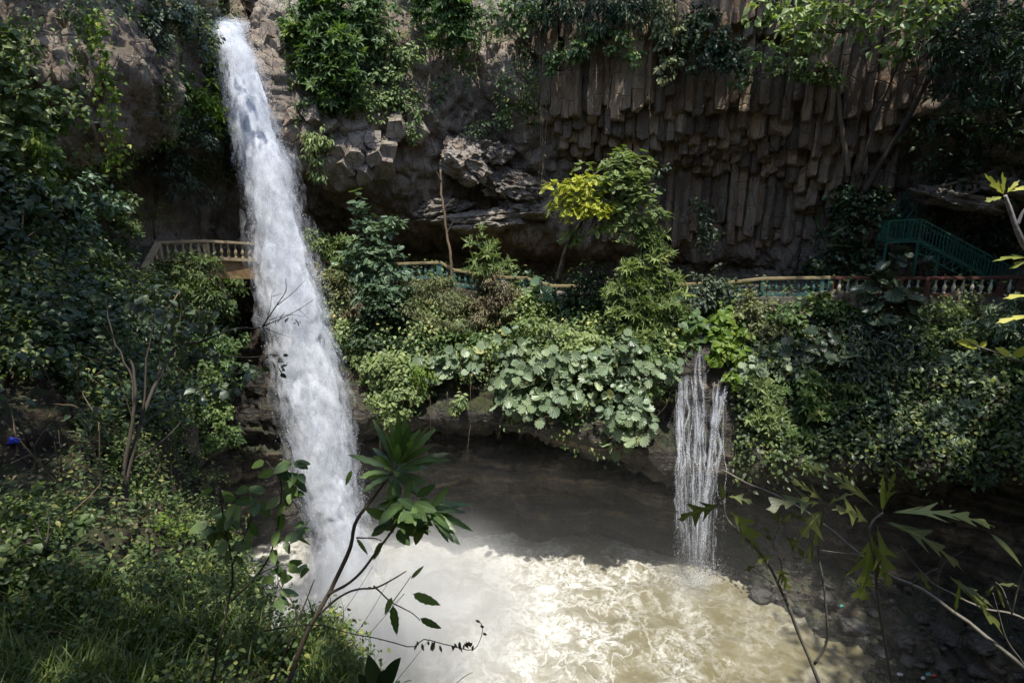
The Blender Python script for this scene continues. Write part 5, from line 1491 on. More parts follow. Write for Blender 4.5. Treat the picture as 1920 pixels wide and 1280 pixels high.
plant('large_leaf_plant', 'large dark umbrella-leaved plant growing over the red rail beside the green landing', 'shrub', 'grey', 'round', .8, .9, [(1665, 485, 27.2, 26, 12), (1700, 470, 27.2, 24, 10), (1650, 530, 26.9, 34, 24), (1725, 490, 27, 24, 8), (1690, 540, 26.8, 30, 24), (1670, 575, 26.6, 30, 20)], GR, base=(1672, 610, 26.8), up=1.1, clump=.5)
plant('leafy_shrub', 'dark bush against the cliff left of the green landing', 'shrub', 'dark', 'broad', .26, .8, [(1600, 370, 29.6, 44, 30), (1585, 420, 29.2, 46, 34), (1620, 470, 29, 50, 36), (1570, 480, 29.2, 40, 30), (1640, 400, 29.6, 34, 44)], GR)
plant('banana_plant', 'arching strap-leaved plant at the end of the turquoise balustrade', 'shrub', 'mid', 'strap', 1.6, .5, [(1535, 450, 29.4, 16, 14), (1550, 440, 29.2, 16, 14)], GR, base=(1545, 500, 29.4), up=.3, droop=-.6, clump=.5)
plant('leafy_shrub', 'dark leafy mass on the slope behind the green stairs', 'shrub', 'dark', 'lance', .4, .8, [(1800, 420, 30.0, 60, 30), (1860, 450, 29.6, 60, 36), (1900, 400, 29.6, 50, 40), (1830, 480, 29.8, 60, 26), (1780, 390, 30.3, 50, 20)], GR, droop=.8)
plant('leafy_shrub', 'small pale-leaved shrub on the dark rocks above the upper balustrade', 'shrub', 'grey', 'oval', .26, .7, [(1815, 300, 28.2, 22, 28), (1830, 270, 28.2, 26, 18), (1800, 330, 28.2, 16, 18)], GR)

# ---------------------------------------------------------------- plants on the upper cliff and its rim
GT = 'plants hanging on the upper cliff'
plant('hanging_shrub', 'largest bright green curtain of leaves right of the waterfall notch', 'shrub', 'mid', 'tuft', .42, 1.0, [(600, 30, 31.2, 46, 40), (620, 90, 30.6, 50, 46), (600, 140, 30.5, 44, 36), (640, 150, 30.6, 40, 36), (635, 195, 30.8, 28, 22), (575, 80, 31, 26, 40), (650, 50, 31.4, 40, 50)], GT, front=.4, droop=.7)
plant('hanging_shrub', 'darker green shrub filling the top of the cliff right of the bright curtain', 'shrub', 'mid', 'oval', .3, .9, [(700, 20, 31.8, 50, 36), (690, 70, 31.5, 40, 36), (720, 130, 31.6, 30, 26)], GT, front=.3)
plant('hanging_shrub', 'pale feathery shrub on the broken column ends', 'shrub', 'light', 'oval', .24, .7, [(745, 165, 31.8, 40, 26), (770, 100, 31.8, 28, 26), (715, 185, 31.5, 36, 20), (690, 215, 31.3, 30, 16)], GT, front=.3)
plant('hanging_shrub', 'leaf cluster hanging at the top of the cliff above the brown hollow', 'shrub', 'mid', 'tuft', .4, .8, [(850, 20, 31.6, 44, 30), (835, 60, 31.4, 26, 26), (870, 75, 31.5, 22, 18), (800, 20, 32, 34, 26)], GT, front=.4, droop=.8)
plant('hanging_shrub', 'bright leaf spray at the top centre of the cliff', 'shrub', 'mid', 'oval', .3, .8, [(930, 20, 31.6, 46, 24), (975, 40, 31.6, 34, 22), (1010, 20, 31.4, 34, 20)], GT, front=.3)
plant('hanging_shrub', 'dark drapery of leaves over the top of the columns', 'shrub', 'dark', 'lance', .34, .9, [(1060, 10, 30.6, 56, 34), (1130, 20, 30.4, 50, 40), (1180, 10, 30.2, 46, 34), (1110, 60, 30.5, 30, 20)], GT, droop=1.0, front=.3)
plant('hanging_shrub', 'ragged green shrub under the dark drapery, at the head of the columns', 'shrub', 'mid', 'oval', .24, .7, [(1085, 95, 30.3, 30, 26), (1150, 75, 30.2, 34, 24), (1045, 110, 30.8, 20, 30), (1185, 110, 30, 18, 20)], GT, droop=.9, front=.4)
plant('hanging_shrub', 'green shrub hanging under the crown of the large overhanging tree', 'shrub', 'mid', 'oval', .26, .7, [(1430, 110, 29, 36, 24), (1500, 130, 28.8, 40, 22), (1560, 140, 28.5, 30, 18), (1390, 150, 29.3, 20, 16)], GT, droop=.8, front=.4)
plant('hanging_shrub', 'olive shrub lit from above, hanging between the two halves of the columns', 'shrub', 'olive', 'oval', .26, .8, [(1240, 30, 29.9, 30, 40), (1262, 85, 29.8, 22, 34), (1255, 130, 29.9, 18, 24)], GT, front=.4, droop=.7)
plant('hanging_shrub', 'deep green bush above the columns left of the large overhanging tree', 'shrub', 'dark', 'oval', .26, .9, [(1330, 80, 29.6, 44, 30), (1310, 110, 29.6, 40, 26), (1370, 115, 29.5, 36, 24), (1310, 40, 29.9, 34, 30)], GT, front=.3)
plant('hanging_shrub', 'pale flowering spray hanging over the rocks immediately right of the waterfall', 'shrub', 'light', 'lance', .34, .7, [(595, 255, 30.4, 34, 16), (590, 285, 30.3, 24, 24), (598, 320, 30.4, 18, 18), (612, 265, 30.3, 24, 12)], GT, droop=1.0, front=.4)
plant('hanging_shrub', 'small green patch on the pale rocks beside the waterfall, above the flowering spray', 'shrub', 'mid', 'oval', .22, .7, [(575, 205, 30.7, 28, 18), (560, 225, 30.6, 16, 12), (605, 215, 30.7, 20, 14)], GT, front=.3)
plant('hanging_shrub', 'thin trailing green strand beside the brown hollow', 'shrub', 'mid', 'oval', .2, .6, [(775, 245, 31.6, 14, 20), (782, 210, 31.7, 10, 18)], GT, droop=.9, front=.4)
plant('hanging_shrub', 'dark low shrub on the ledge above the grey outcrop', 'shrub', 'dark', 'oval', .22, .7, [(910, 238, 32.2, 34, 12), (940, 228, 32.2, 22, 12), (895, 250, 32.2, 20, 8)], GT)
plant('hanging_shrub', 'small grey-green tuft under the column overhang, right of the yellow-green tree', 'shrub', 'grey', 'oval', .22, .6, [(1240, 320, 30.2, 22, 10), (1230, 350, 30.4, 14, 10)], GT)
plant('hanging_shrub', 'grey-green shrub clinging to the column face above the path', 'shrub', 'grey', 'oval', .24, .7, [(1318, 410, 31.2, 20, 26), (1325, 450, 31, 24, 26), (1300, 380, 31.4, 12, 14)], GT)
plant('overhanging_tree', 'large leafy tree reaching over the top right of the cliff', 'tree', 'light', 'oval', .4, .55, [(1440, 20, 27.4, 44, 30), (1490, 40, 27, 46, 34), (1560, 15, 26.8, 60, 34), (1530, 75, 27, 40, 26), (1600, 55, 26.6, 46, 26), (1670, 20, 26.4, 60, 34), (1700, 60, 26.2, 40, 24), (1755, 15, 26.2, 50, 36), (1480, 90, 27.3, 36, 20), (1650, 100, 26.6, 30, 16)],
      GT, trunk=[(1592, 330, 29.4), (1578, 240, 29.2), (1572, 150, 28.6), (1582, 60, 27.8)], tr=.13, clump=.36, bark=M_BARK)
plant('leaning_tree', 'dark leaning tree crossing the shadowed columns at the upper right', 'tree', 'dark', 'lance', .4, .7, [(1760, 90, 25.8, 46, 40), (1800, 140, 25.6, 50, 30), (1860, 60, 25, 60, 40), (1840, 180, 25.4, 50, 26), (1900, 130, 24.6, 46, 50), (1770, 170, 26, 30, 16)], GT,
      trunk=[(1620, 360, 29.2), (1660, 290, 28.8), (1715, 200, 28), (1760, 100, 27)], tr=.15, droop=.6)
plant('slender_tree', 'slender mossy trunk slanting up in front of the right-hand columns, with few leaves', 'tree', 'mid', 'oval', .3, .4, [(1690, 120, 27.4, 26, 18), (1700, 90, 27.2, 30, 14)], GT, trunk=[(1610, 330, 29.0), (1640, 230, 28.6), (1672, 150, 28), (1700, 80, 27.2)], tr=.07)
plant('hanging_shrub', 'shadowy leaves over the rocks at the far upper right', 'shrub', 'dark', 'oval', .3, .7, [(1880, 240, 26.2, 46, 34), (1780, 230, 27, 40, 20), (1740, 300, 28, 30, 24)], GT)

# the bare leaning stem in front of the outcrop, aerial roots and dangling vines
root = thing('bare_tree', P(848, 520, 30.9), 'thin bare grey-brown dead tree stem standing in front of the grey outcrop', 'tree')
mb = MB()
c = spline(P(*np.array([(848, 520, 30.9), (845, 480, 30.9), (838, 440, 31.0), (833, 400, 31.0), (827, 355, 31.2), (826, 318, 31.3)], float).T), 30)
c = c + 0.05 * fbm(c * 2, 3)[:, None] * np.array((1, 0.3, 0))
mb.tube(c - P(848, 520, 30.9), np.linspace(.085, .05, 30), 7)
mb.build('trunk', M_TWIG, root, smooth=True)
for a, b in (((833, 392, 31.0), (852, 372, 30.8)), ((838, 440, 31), (848, 418, 30.8)), ((827, 340, 31.2), (818, 322, 31.1))):
    mb = MB()
    mb.tube(spline(np.array([P(*a), (P(*a) + P(*b)) / 2 + (0, 0, .05), P(*b)]), 6) - P(848, 520, 30.9), np.linspace(.03, .012, 6), 5)
    mb.build('branch', M_TWIG, root, smooth=True)
GV = 'aerial roots dangling below the lip'
for i, (px, y0, y1, Y) in enumerate([(711, 790, 872, 26.2), (806, 740, 826, 26), (838, 735, 822, 25.9), (881, 700, 800, 25.8), (878, 760, 872, 25.6), (935, 720, 824, 25.6), (975, 770, 826, 25.6), (1002, 770, 822, 25.6), (1022, 760, 816, 25.6), (1088, 720, 760, 25.7), (1270, 770, 800, 25.4), (724, 770, 840, 26.1)]):
    vine('thin brown aerial root dangling straight down below the lip of the bank', [[(px, y0, Y), (px + 2, (y0 + y1) / 2, Y), (px - 1, y1, Y)]], 'dry', 'lance', .1, 0, GV, name='aerial_root', stem_r=.016, stem_mat=M_TWIG)
rt = thing('bare_roots', P(1165, 800, 25.0), 'forked bare roots hanging under the lowest tongue of round leaves', 'roots')
mb = MB(); o_ = P(1165, 800, 25.0)
for pts in ([(1168, 770, 25.2), (1160, 800, 25.0), (1164, 830, 24.9), (1155, 850, 24.9)], [(1164, 825, 24.9), (1150, 845, 24.8), (1140, 842, 24.8)], [(1162, 830, 24.9), (1172, 848, 24.8), (1178, 856, 24.8)], [(1160, 835, 24.9), (1165, 862, 24.8)]):
    mb.tube(spline(P(*np.array(pts, float).T), 12) - o_, np.linspace(.03, .012, 12), 5)
mb.build('root', M_TWIG, rt, smooth=True)
GH = 'dead vines dangling down the column wall'
for i, (px, y0, y1, Y) in enumerate([(968, 60, 195, 31.8), (976, 40, 200, 31.8), (1012, 60, 340, 31.6), (1018, 90, 330, 31.6), (1025, 140, 355, 31.6), (1066, 30, 160, 30.5), (1188, 40, 200, 30), (1222, 60, 230, 29.9), (730, 30, 160, 31.4), (808, 60, 180, 31.4), (905, 60, 170, 31.4), (1145, 50, 210, 30.3)]):
    vine('grey dead vine dangling down the upper cliff', [[(px, y0, Y), (px + RNG.normal() * 4, (y0 + y1) / 2, Y + .1), (px + RNG.normal() * 5, y1, Y)]], 'dry', 'lance', .16, 5, GH, name='dead_vine', stem_r=.02, stem_mat=M_TWIG, spread=.06)

# ---------------------------------------------------------------- left cliff and left slope
GL = 'plants on the left cliff and slope'
vine('long bright green vine hanging down the pale rock at the upper left', [[(172, 18, 20.6), (185, 70, 20.5), (200, 130, 20.5), (206, 200, 20.5), (214, 260, 20.6), (220, 320, 20.8)], [(165, 40, 20.6), (190, 110, 20.4), (198, 180, 20.4)]], 'lime', 'heart', .17, 62, GL, spread=.18)
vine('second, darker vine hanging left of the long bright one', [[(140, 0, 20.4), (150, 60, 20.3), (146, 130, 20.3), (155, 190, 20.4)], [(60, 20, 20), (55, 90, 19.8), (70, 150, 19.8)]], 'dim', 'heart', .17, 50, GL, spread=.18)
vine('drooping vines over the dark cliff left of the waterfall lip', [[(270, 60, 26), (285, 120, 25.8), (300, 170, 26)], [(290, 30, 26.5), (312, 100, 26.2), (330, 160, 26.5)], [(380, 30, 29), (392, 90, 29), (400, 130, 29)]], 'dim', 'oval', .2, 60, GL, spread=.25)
plant('hanging_shrub', 'dull green leaf curtain at the top of the frame left of the waterfall lip', 'shrub', 'grey', 'oval', .22, .9, [(300, 15, 26.5, 50, 30), (350, 40, 27.6, 46, 36), (385, 80, 29.4, 22, 30), (290, 70, 25.8, 34, 30)], GL, droop=.8, front=.3)
plant('leafy_shrub', 'yellow-green layered shrub jutting out beside the upper half of the waterfall', 'shrub', 'lime', 'lance', .34, .75, [(365, 165, 28.6, 30, 22), (390, 195, 28.6, 30, 20), (345, 190, 28.4, 36, 22), (400, 230, 28.8, 24, 16)], GL, nbr=14)
plant('leafy_shrub', 'greyish drooping shrub below the yellow-green layered one, left of the waterfall', 'shrub', 'grey', 'lance', .3, .75, [(350, 240, 28.3, 46, 26), (395, 262, 28.8, 24, 24), (330, 280, 28.4, 34, 26)], GL, droop=.8, nbr=20, bark=M_TWIG)
plant('leafy_shrub', 'sparse dark shrub in the hollow under the pale rock', 'shrub', 'grey', 'lance', .3, .6, [(345, 330, 28.4, 34, 30), (375, 360, 29, 30, 26), (310, 320, 28, 26, 22)], GL, droop=.8, nbr=18, bark=M_TWIG)
plant('leafy_shrub', 'broad-bladed yellowish plant above the sloping end of the ochre balustrade', 'shrub', 'lime', 'strap', .9, .55, [(290, 385, 26.4, 22, 14), (310, 405, 26.6, 20, 14), (275, 410, 26.2, 14, 12)], GL, base=(290, 450, 26.8), droop=-.3, up=.3)
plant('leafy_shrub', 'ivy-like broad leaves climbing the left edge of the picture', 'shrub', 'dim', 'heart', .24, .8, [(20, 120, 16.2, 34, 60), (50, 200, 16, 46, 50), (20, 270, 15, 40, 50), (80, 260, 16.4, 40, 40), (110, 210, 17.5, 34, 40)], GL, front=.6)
plant('moss_bank', 'fresh green mossy strip hanging down the left cliff', 'shrub', 'lime', 'fern', .2, 1.0, [(85, 265, 15.9, 10, 30), (92, 300, 15.9, 11, 30)], GL, droop=1.2, front=.7)
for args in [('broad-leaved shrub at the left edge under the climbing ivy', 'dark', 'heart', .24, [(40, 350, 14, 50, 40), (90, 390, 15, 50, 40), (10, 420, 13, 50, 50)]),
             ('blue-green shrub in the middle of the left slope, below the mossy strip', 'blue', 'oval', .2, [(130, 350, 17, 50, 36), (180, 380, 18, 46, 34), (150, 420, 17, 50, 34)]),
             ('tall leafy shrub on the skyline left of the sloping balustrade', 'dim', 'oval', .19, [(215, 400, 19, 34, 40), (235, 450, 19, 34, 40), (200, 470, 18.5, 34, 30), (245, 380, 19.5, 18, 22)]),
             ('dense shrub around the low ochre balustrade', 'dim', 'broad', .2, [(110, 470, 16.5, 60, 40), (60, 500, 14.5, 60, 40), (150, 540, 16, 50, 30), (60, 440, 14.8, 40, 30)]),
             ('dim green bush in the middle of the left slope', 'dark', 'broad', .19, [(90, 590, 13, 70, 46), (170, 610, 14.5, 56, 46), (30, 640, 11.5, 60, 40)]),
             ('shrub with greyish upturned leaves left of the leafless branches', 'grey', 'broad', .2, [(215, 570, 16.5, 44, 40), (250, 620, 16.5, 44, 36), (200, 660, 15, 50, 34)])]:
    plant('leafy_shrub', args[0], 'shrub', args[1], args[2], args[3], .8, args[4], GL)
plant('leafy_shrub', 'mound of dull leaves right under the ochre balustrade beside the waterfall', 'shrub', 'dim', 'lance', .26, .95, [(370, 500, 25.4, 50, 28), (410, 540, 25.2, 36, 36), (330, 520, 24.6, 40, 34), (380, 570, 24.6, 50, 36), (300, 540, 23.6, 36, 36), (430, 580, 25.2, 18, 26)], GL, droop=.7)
plant('leafy_shrub', 'fresh green overhanging bush at the right end of the left slope, against the dark wall', 'shrub', 'mid', 'oval', .19, .95, [(400, 640, 23.4, 46, 36), (420, 700, 22.9, 34, 40), (395, 760, 22.4, 44, 40), (420, 820, 22, 34, 34), (375, 850, 21.6, 30, 26), (435, 650, 23.6, 20, 22)], GL, front=.3)
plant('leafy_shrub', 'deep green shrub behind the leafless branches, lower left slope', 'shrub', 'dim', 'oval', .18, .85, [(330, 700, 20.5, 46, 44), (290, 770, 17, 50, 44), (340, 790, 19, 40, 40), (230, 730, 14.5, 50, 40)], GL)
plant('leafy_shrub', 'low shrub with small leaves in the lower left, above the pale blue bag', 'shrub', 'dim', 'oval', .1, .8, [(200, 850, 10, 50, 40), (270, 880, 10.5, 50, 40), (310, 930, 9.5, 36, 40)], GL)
plant('leafy_shrub', 'small-leaved shrub fading out over the drop, below the pale blue bag', 'shrub', 'lime', 'oval', .075, .6, [(290, 1000, 7.6, 46, 40), (320, 1060, 7, 46, 34), (250, 1050, 6.4, 50, 40), (340, 990, 8, 24, 24)], GL, nbr=16)
plant('leafy_shrub', 'nettle-like plants in the lower left corner of the slope', 'shrub', 'dim', 'heart', .1, .7, [(30, 960, 6, 46, 30), (60, 1010, 5.4, 60, 30), (20, 1060, 4.8, 50, 34), (130, 1010, 5.8, 40, 26)], GL, nbr=14)

# the sapling whose long branch reaches across the waterfall
sap = thing('sapling', P(235, 1000, 8.2), 'spindly sapling on the left slope, one long bare branch reaching across the waterfall', 'tree')
so_ = np.array(sap.location)
mb = MB()
for pts, r in [([(235, 1000, 8.2), (245, 900, 8.6), (262, 800, 9.2), (290, 720, 10), (330, 650, 11), (380, 640, 12), (430, 618, 12.6), (470, 613, 13), (492, 612, 13.2)], .045), ([(240, 950, 8.4), (243, 840, 8.8), (248, 740, 9.2), (247, 680, 9.5), (243, 672, 9.5)], .04),
               ([(262, 800, 9.2), (300, 770, 10), (345, 740, 11), (400, 720, 12)], .025), ([(248, 860, 8.8), (300, 830, 9.4), (350, 780, 10.4)], .022), ([(250, 780, 9.2), (240, 690, 9.6), (215, 620, 10), (200, 560, 10.4)], .02), ([(262, 800, 9.2), (272, 700, 9.6), (285, 610, 10), (290, 540, 10.4)], .02),
               ([(290, 720, 10), (300, 640, 10.4), (312, 560, 10.8)], .015), ([(380, 640, 12), (400, 590, 12.4), (430, 555, 12.6), (455, 535, 12.8)], .018), ([(330, 650, 11), (360, 600, 11.3), (400, 545, 11.8)], .013)]:
    c = spline(P(*np.array(pts, float).T), 26)
    c = c + 0.06 * fbm(c * 0.9, 3)[:, None]
    mb.tube(c - so_, np.linspace(r, r * .35, 26), 6)
mb.build('trunk', M_BARKDARK, sap, smooth=True)
mb = MB()
for pts, r in [([(492, 612, 13.2), (520, 570, 13.4), (536, 545, 13.5), (535, 522, 13.5)], .016), ([(520, 572, 13.4), (550, 548, 13.6), (572, 525, 13.7)], .011), ([(492, 612, 13.2), (530, 596, 13.3), (560, 580, 13.5), (588, 562, 13.6)], .014), ([(495, 612, 13.2), (506, 580, 13.2), (510, 548, 13.2)], .01),
               ([(505, 600, 13.2), (540, 590, 13.3), (580, 594, 13.3)], .008), ([(490, 612, 13.2), (520, 624, 13.2), (545, 633, 13.2)], .01), ([(520, 605, 13.2), (530, 590, 13.2), (534, 585, 13.2)], .01), ([(510, 556, 13.2), (530, 550, 13.2)], .007), ([(560, 580, 13.5), (580, 598, 13.4)], .007)]:
    mb.tube(spline(P(*np.array(pts, float).T), 12) - so_, np.linspace(r, r * .4, 12), 5)
mb.build('branch', M_BARKDARK, sap, smooth=True)
V, F, R, CC = crown([(340, 600, 11.3, 46, 36), (300, 560, 10.6, 50, 36), (380, 660, 12, 40, 24), (420, 720, 12.2, 40, 24), (350, 730, 11, 44, 30), (470, 690, 12.6, 24, 14), (400, 600, 12.2, 30, 26)], 'broad', .2, .36, droop=.6)
link('crown', mesh_data('crown', V - so_, F, LM['grey'], {'rnd': R}), sap)
V, F, R, CC = crown([(535, 590, 13.3, 14, 6), (560, 594, 13.4, 16, 4)], 'lance', .13, .16)
link('crown', mesh_data('crown', V - so_, F, LM['dark'], {'rnd': R}), sap)
plant('sapling', 'thin leafy branch drooping in front of the waterfall, below the long bare branch', 'tree', 'grey', 'broad', .2, .3, [(500, 690, 12.8, 22, 10), (520, 675, 13, 20, 12), (470, 700, 12.6, 26, 12), (530, 690, 13, 10, 12)], GL, trunk=[(390, 672, 12), (430, 668, 12.3), (475, 668, 12.6), (510, 664, 12.9)], tr=.018, nbr=8)
mbt = MB()
for k in range(46):
    px = RNG.uniform(20, 330); py = RNG.uniform(600, 1050)
    p, nn_ = ground(px, py, True)
    e = p + np.array((RNG.normal() * .7, RNG.normal() * .3 - .2, RNG.uniform(.3, 1.6))) * (p[1] / 10)
    m_ = (p + e) / 2 + RNG.normal(size=3) * .25 * (p[1] / 10)
    mbt.tube(spline(np.array([p, m_, e]), 8), np.linspace(.016, .005, 8) * p[1] / 10, 5)
tag(mbt.build('twigs', M_TWIG), kind='stuff')

# ---------------------------------------------------------------- added trees above the frame, crowns placed and thinned to shade the gorge
GC = 'added unseen trees shading the gorge'
def added_shade_tree(label, blobs, base, top, leaf='mid', size=.42, dens=.62, tr=.22):
    V, F, R, CC = crown(blobs, 'broad', size, dens, world=True)
    base = np.array(base, float); top = np.array(top, float)
    root = thing('added_shade_tree', base, label, 'tree', GC)
    link('crown', mesh_data('crown', V - base, F, LM[leaf], {'rnd': R}), root)
    mb = MB()
    mb.tube(spline(np.array([base, base * .6 + top * .4 + (0, 0, .6), top]), 16) - base, np.linspace(tr, tr * .5, 16), 8)
    for t in CC[RNG.permutation(len(CC))[:14]]:
        mb.tube(spline(np.array([top, (top + t) / 2 + (0, 0, .4), t]), 8) - base, np.linspace(tr * .4, .03, 8), 5)
    mb.build('trunk', M_BARK, root, smooth=True)


added_shade_tree('added unseen tree shading the columns at the top centre', [(2.6, 29, 14.6, 2.2, 2.2, 1.5), (5, 28.6, 14.6, 3, 2.6, 1.8), (8, 28.4, 14.8, 3, 2.4, 1.8)], (3, 37, 15), (3.5, 32, 14.2), dens=.24)
added_shade_tree('added unseen tree shading the columns left of the large overhanging tree', [(11, 27.8, 14.4, 3.4, 2.4, 1.8), (14.5, 26.8, 14.4, 3.4, 2.6, 1.8)], (13, 36, 15), (12.5, 31, 14), dens=.28)
added_shade_tree('added unseen shade tree above the far right corner of the gorge', [(18, 24.5, 13.5, 3.4, 3, 1.8), (21.5, 21.5, 13.5, 3.4, 3.2, 1.8), (17.5, 20.5, 13.8, 2.4, 2.4, 1.4), (24, 17, 13, 3.5, 3.5, 2)], (23, 29, 14), (20.5, 25, 13))
added_shade_tree('added unseen shade tree above the stony bank on the right', [(17, 12, 13, 2.6, 3, 1.8), (18.5, 9, 13, 3.4, 3.4, 1.8), (21, 13, 13, 3, 3, 1.8), (16, 8, 12.5, 2.6, 2.6, 1.6)], (22, 5, 8), (17.5, 9, 11.4))
added_shade_tree('added unseen shade tree above the middle of the right bank', [(15.6, 19, 14, 2.6, 2.6, 1.5), (16.5, 16.5, 14, 2.4, 2.2, 1.4), (18.6, 18.6, 14, 1.8, 2.2, 1.3)], (25, 18, 12), (17.5, 18.4, 12.8), dens=.75)
added_shade_tree('added unseen shade tree above the pale rock at the upper left', [(-16.5, 21.5, 13.5, 3.2, 3.2, 1.8), (-20, 18, 13.5, 3.2, 3.4, 2), (-15, 16.5, 13.2, 3, 3.2, 1.8), (-14.5, 25.5, 14.2, 2.6, 2.2, 1.4)], (-22, 24, 14), (-19, 21, 12.6))
added_shade_tree('added unseen shade tree arching over the left slope', [(-11, 11.5, 10.5, 3.6, 3.4, 1.8), (-6.5, 10.5, 10.5, 3.2, 3, 1.8), (-12.5, 5, 9.5, 3.6, 3.6, 2), (-7, 4.5, 9.2, 3.4, 3.4, 2), (-2.5, 8.6, 10, 2.4, 2.4, 1.5), (-15, 9, 10.5, 3, 4, 2), (-9, 8, 11.5, 4, 3.5, 1.6), (-10, 14.2, 10.8, 3, 2, 1.4), (-4.5, 6, 9.5, 3, 3, 1.5)], (-14, 1, 3), (-9.5, 5.5, 8.2), dens=.46)
added_shade_tree('added unseen shade tree arching over the viewpoint', [(-2, 1.5, 7.5, 3.2, 3.2, 1.8), (3, 1, 7.5, 3.2, 3, 1.8), (6.5, 0, 7.5, 3, 3, 1.8), (0, -3, 7.5, 4, 3, 2), (.3, 5.4, 8.4, 2, 1.8, 1.2), (-5, 1.5, 8, 3.5, 3, 1.6), (-4, -2, 8, 4, 3, 1.8)], (4, -6, -2), (2.5, -2, 6.2), dens=.42)
# ---------------------------------------------------------------- plants close to the viewpoint
def blade(mb, base, tip, width, facing=(0, -1, .3), arch=0.1, lobes=0, depth=.65, fold=.12, n=None, wavy=0.0, shape=.85, r=None):
    """One leaf as a folded, arching blade; lobes > 0 cuts its margin into forward-pointing lobes."""
    base = np.asarray(base, float); tip = np.asarray(tip, float)
    L = np.linalg.norm(tip - base)
    n = n or (lobes * 12 + 3 if lobes else 14)
    t = np.linspace(0, 1, n)
    mid = (base + tip) / 2 + np.array((0, 0, arch * L))
    sp_ = (base * ((1 - t) ** 2)[:, None] + 2 * mid * (t * (1 - t))[:, None] + tip * (t ** 2)[:, None])
    tan = norm(np.gradient(sp_, axis=0))
    side = norm(np.cross(tan, np.asarray(facing, float) + 0 * tan))
    nrm = np.cross(side, tan)
    env = np.sin(math.pi * np.clip(t, 0, 1) ** shape) ** .8 * width
    petiole = np.clip((t - .06) / .06, 0, 1)
    env = env * petiole
    ph = RNG.random() * 6
    V = [sp_]
    for sg in (-1, 1):
        if lobes:
            x = (t ** .9) * lobes + (0.3 if sg > 0 else 0.1) + .12 * RNG.normal()
            lob = (0.5 - 0.5 * np.cos(2 * math.pi * x)) ** 1.25
            amp = 0.75 + .35 * np.sin(np.floor(x) * 2.3 + ph)
            w = env * (1 - depth + depth * lob * amp)
            fwd = lob * .26 * L * (1.08 - t) * np.minimum(1, 3 * t + .3)
        else:
            w = env * (1 + wavy * np.sin(t * 31 + ph + sg))
            fwd = 0 * t
        V.append(sp_ + side * (sg * w)[:, None] + nrm * (fold * w + 0.35 * wavy * env * np.sin(t * 25 + ph * sg))[:, None] + tan * (fwd)[:, None] - np.array((0, 0, 1.0)) * (0.12 * w)[:, None])
    V = np.concatenate(V)
    i = np.arange(n - 1)
    F = np.concatenate((np.stack((i, i + 1, n + i + 1, n + i), -1), np.stack((i + 1, i, 2 * n + i, 2 * n + i + 1), -1)))
    mb.add(V, F, RNG.random() if r is None else r)
    mb.ex = (mb.ex or []) + [np.stack((np.concatenate((np.ones(n), np.zeros(2 * n))), np.tile(t, 3)), 1)]


def stems(defs, o, k=7, wob=.012):
    mb = MB()
    for pts, r in defs:
        c = spline(P(*np.array(pts, float).T), 26)
        c = c + wob * fbm(c * 4.0, 2)[:, None]
        rr = np.linspace(r, r * .5, 26) * (1 + .12 * perlin(c * 30))
        mb.tube(c - o, rr, k)
    return mb


GF = 'plants close to the viewpoint'
# long-leaved plant in front of the foot of the main waterfall
b0 = P(532, 1300, 2.35)
fp = thing('long_leaf_plant', b0, 'close plant with a starburst of long narrow leaves before the foot of the waterfall', 'plant', GF)
stems([([(532, 1300, 2.35), (575, 1190, 2.4), (620, 1105, 2.45), (655, 1030, 2.5), (667, 980, 2.52), (690, 945, 2.55), (715, 912, 2.6), (745, 872, 2.62)], .0125),
       ([(612, 1118, 2.44), (665, 1085, 2.4), (705, 1035, 2.4), (742, 985, 2.42), (765, 945, 2.45), (800, 960, 2.45)], .0075), ([(598, 1150, 2.42), (650, 1112, 2.38), (710, 1100, 2.36), (760, 1072, 2.36)], .006),
       ([(700, 1098, 2.36), (735, 1130, 2.32), (790, 1160, 2.3)], .004), ([(668, 1008, 2.5), (690, 1010, 2.48), (716, 1014, 2.46)], .004), ([(500, 1300, 2.3), (540, 1215, 2.34), (560, 1160, 2.38), (590, 1085, 2.4)], .0065),
       ([(560, 1160, 2.38), (548, 1130, 2.38), (522, 1090, 2.38)], .004), ([(735, 1130, 2.32), (758, 1098, 2.3), (770, 1080, 2.3)], .0025)], b0).build('trunk', M_BARK, fp, smooth=True)
mb = MB()
c0 = P(748, 868, 2.62)
ax = norm(np.array((.45, -.1, 1.0)))
e1 = norm(np.cross(ax, (0, 1, 0))); e2 = np.cross(ax, e1)
for k in range(40):
    a = k * 2.399963 + RNG.normal() * .25; q = k / 39.0
    el = 1.2 - 1.6 * q + RNG.normal() * .2
    d = (e1 * math.cos(a) + e2 * math.sin(a)) * math.cos(el) + ax * math.sin(el)
    L = (.15 + .12 * math.sin(math.pi * min(1, q + .25))) * (0.85 + .3 * RNG.random())
    bs = c0 - ax * (.012 + .075 * q) + d * .012
    blade(mb, bs, bs + d * L + np.array((0, 0, -.035 * q)), .0165 + .006 * RNG.random(), facing=ax * .8 + np.array((0, -.5, .3)) + RNG.normal(size=3) * .25, arch=.03 + .12 * q * RNG.random() + .03, wavy=.16, fold=.25, shape=1.15)
for cpx, cpy, cy, m in ((765, 945, 2.45, 30), (745, 985, 2.42, 16), (800, 962, 2.45, 12)):
    c1 = P(cpx, cpy, cy)
    for k in range(m):
        d = norm(RNG.normal(size=3) * np.array((1, .8, .5)) + np.array((.1, -.1, -.55)))
        bs = c1 + RNG.normal(size=3) * .022 + d * .02
        L = .085 + .06 * RNG.random()
        blade(mb, bs, bs + d * L, L * .2, facing=norm(np.array((0, -.8, .6)) + RNG.normal(size=3) * .5), arch=.06, fold=.15, wavy=.06)
c1 = P(805, 955, 2.45)
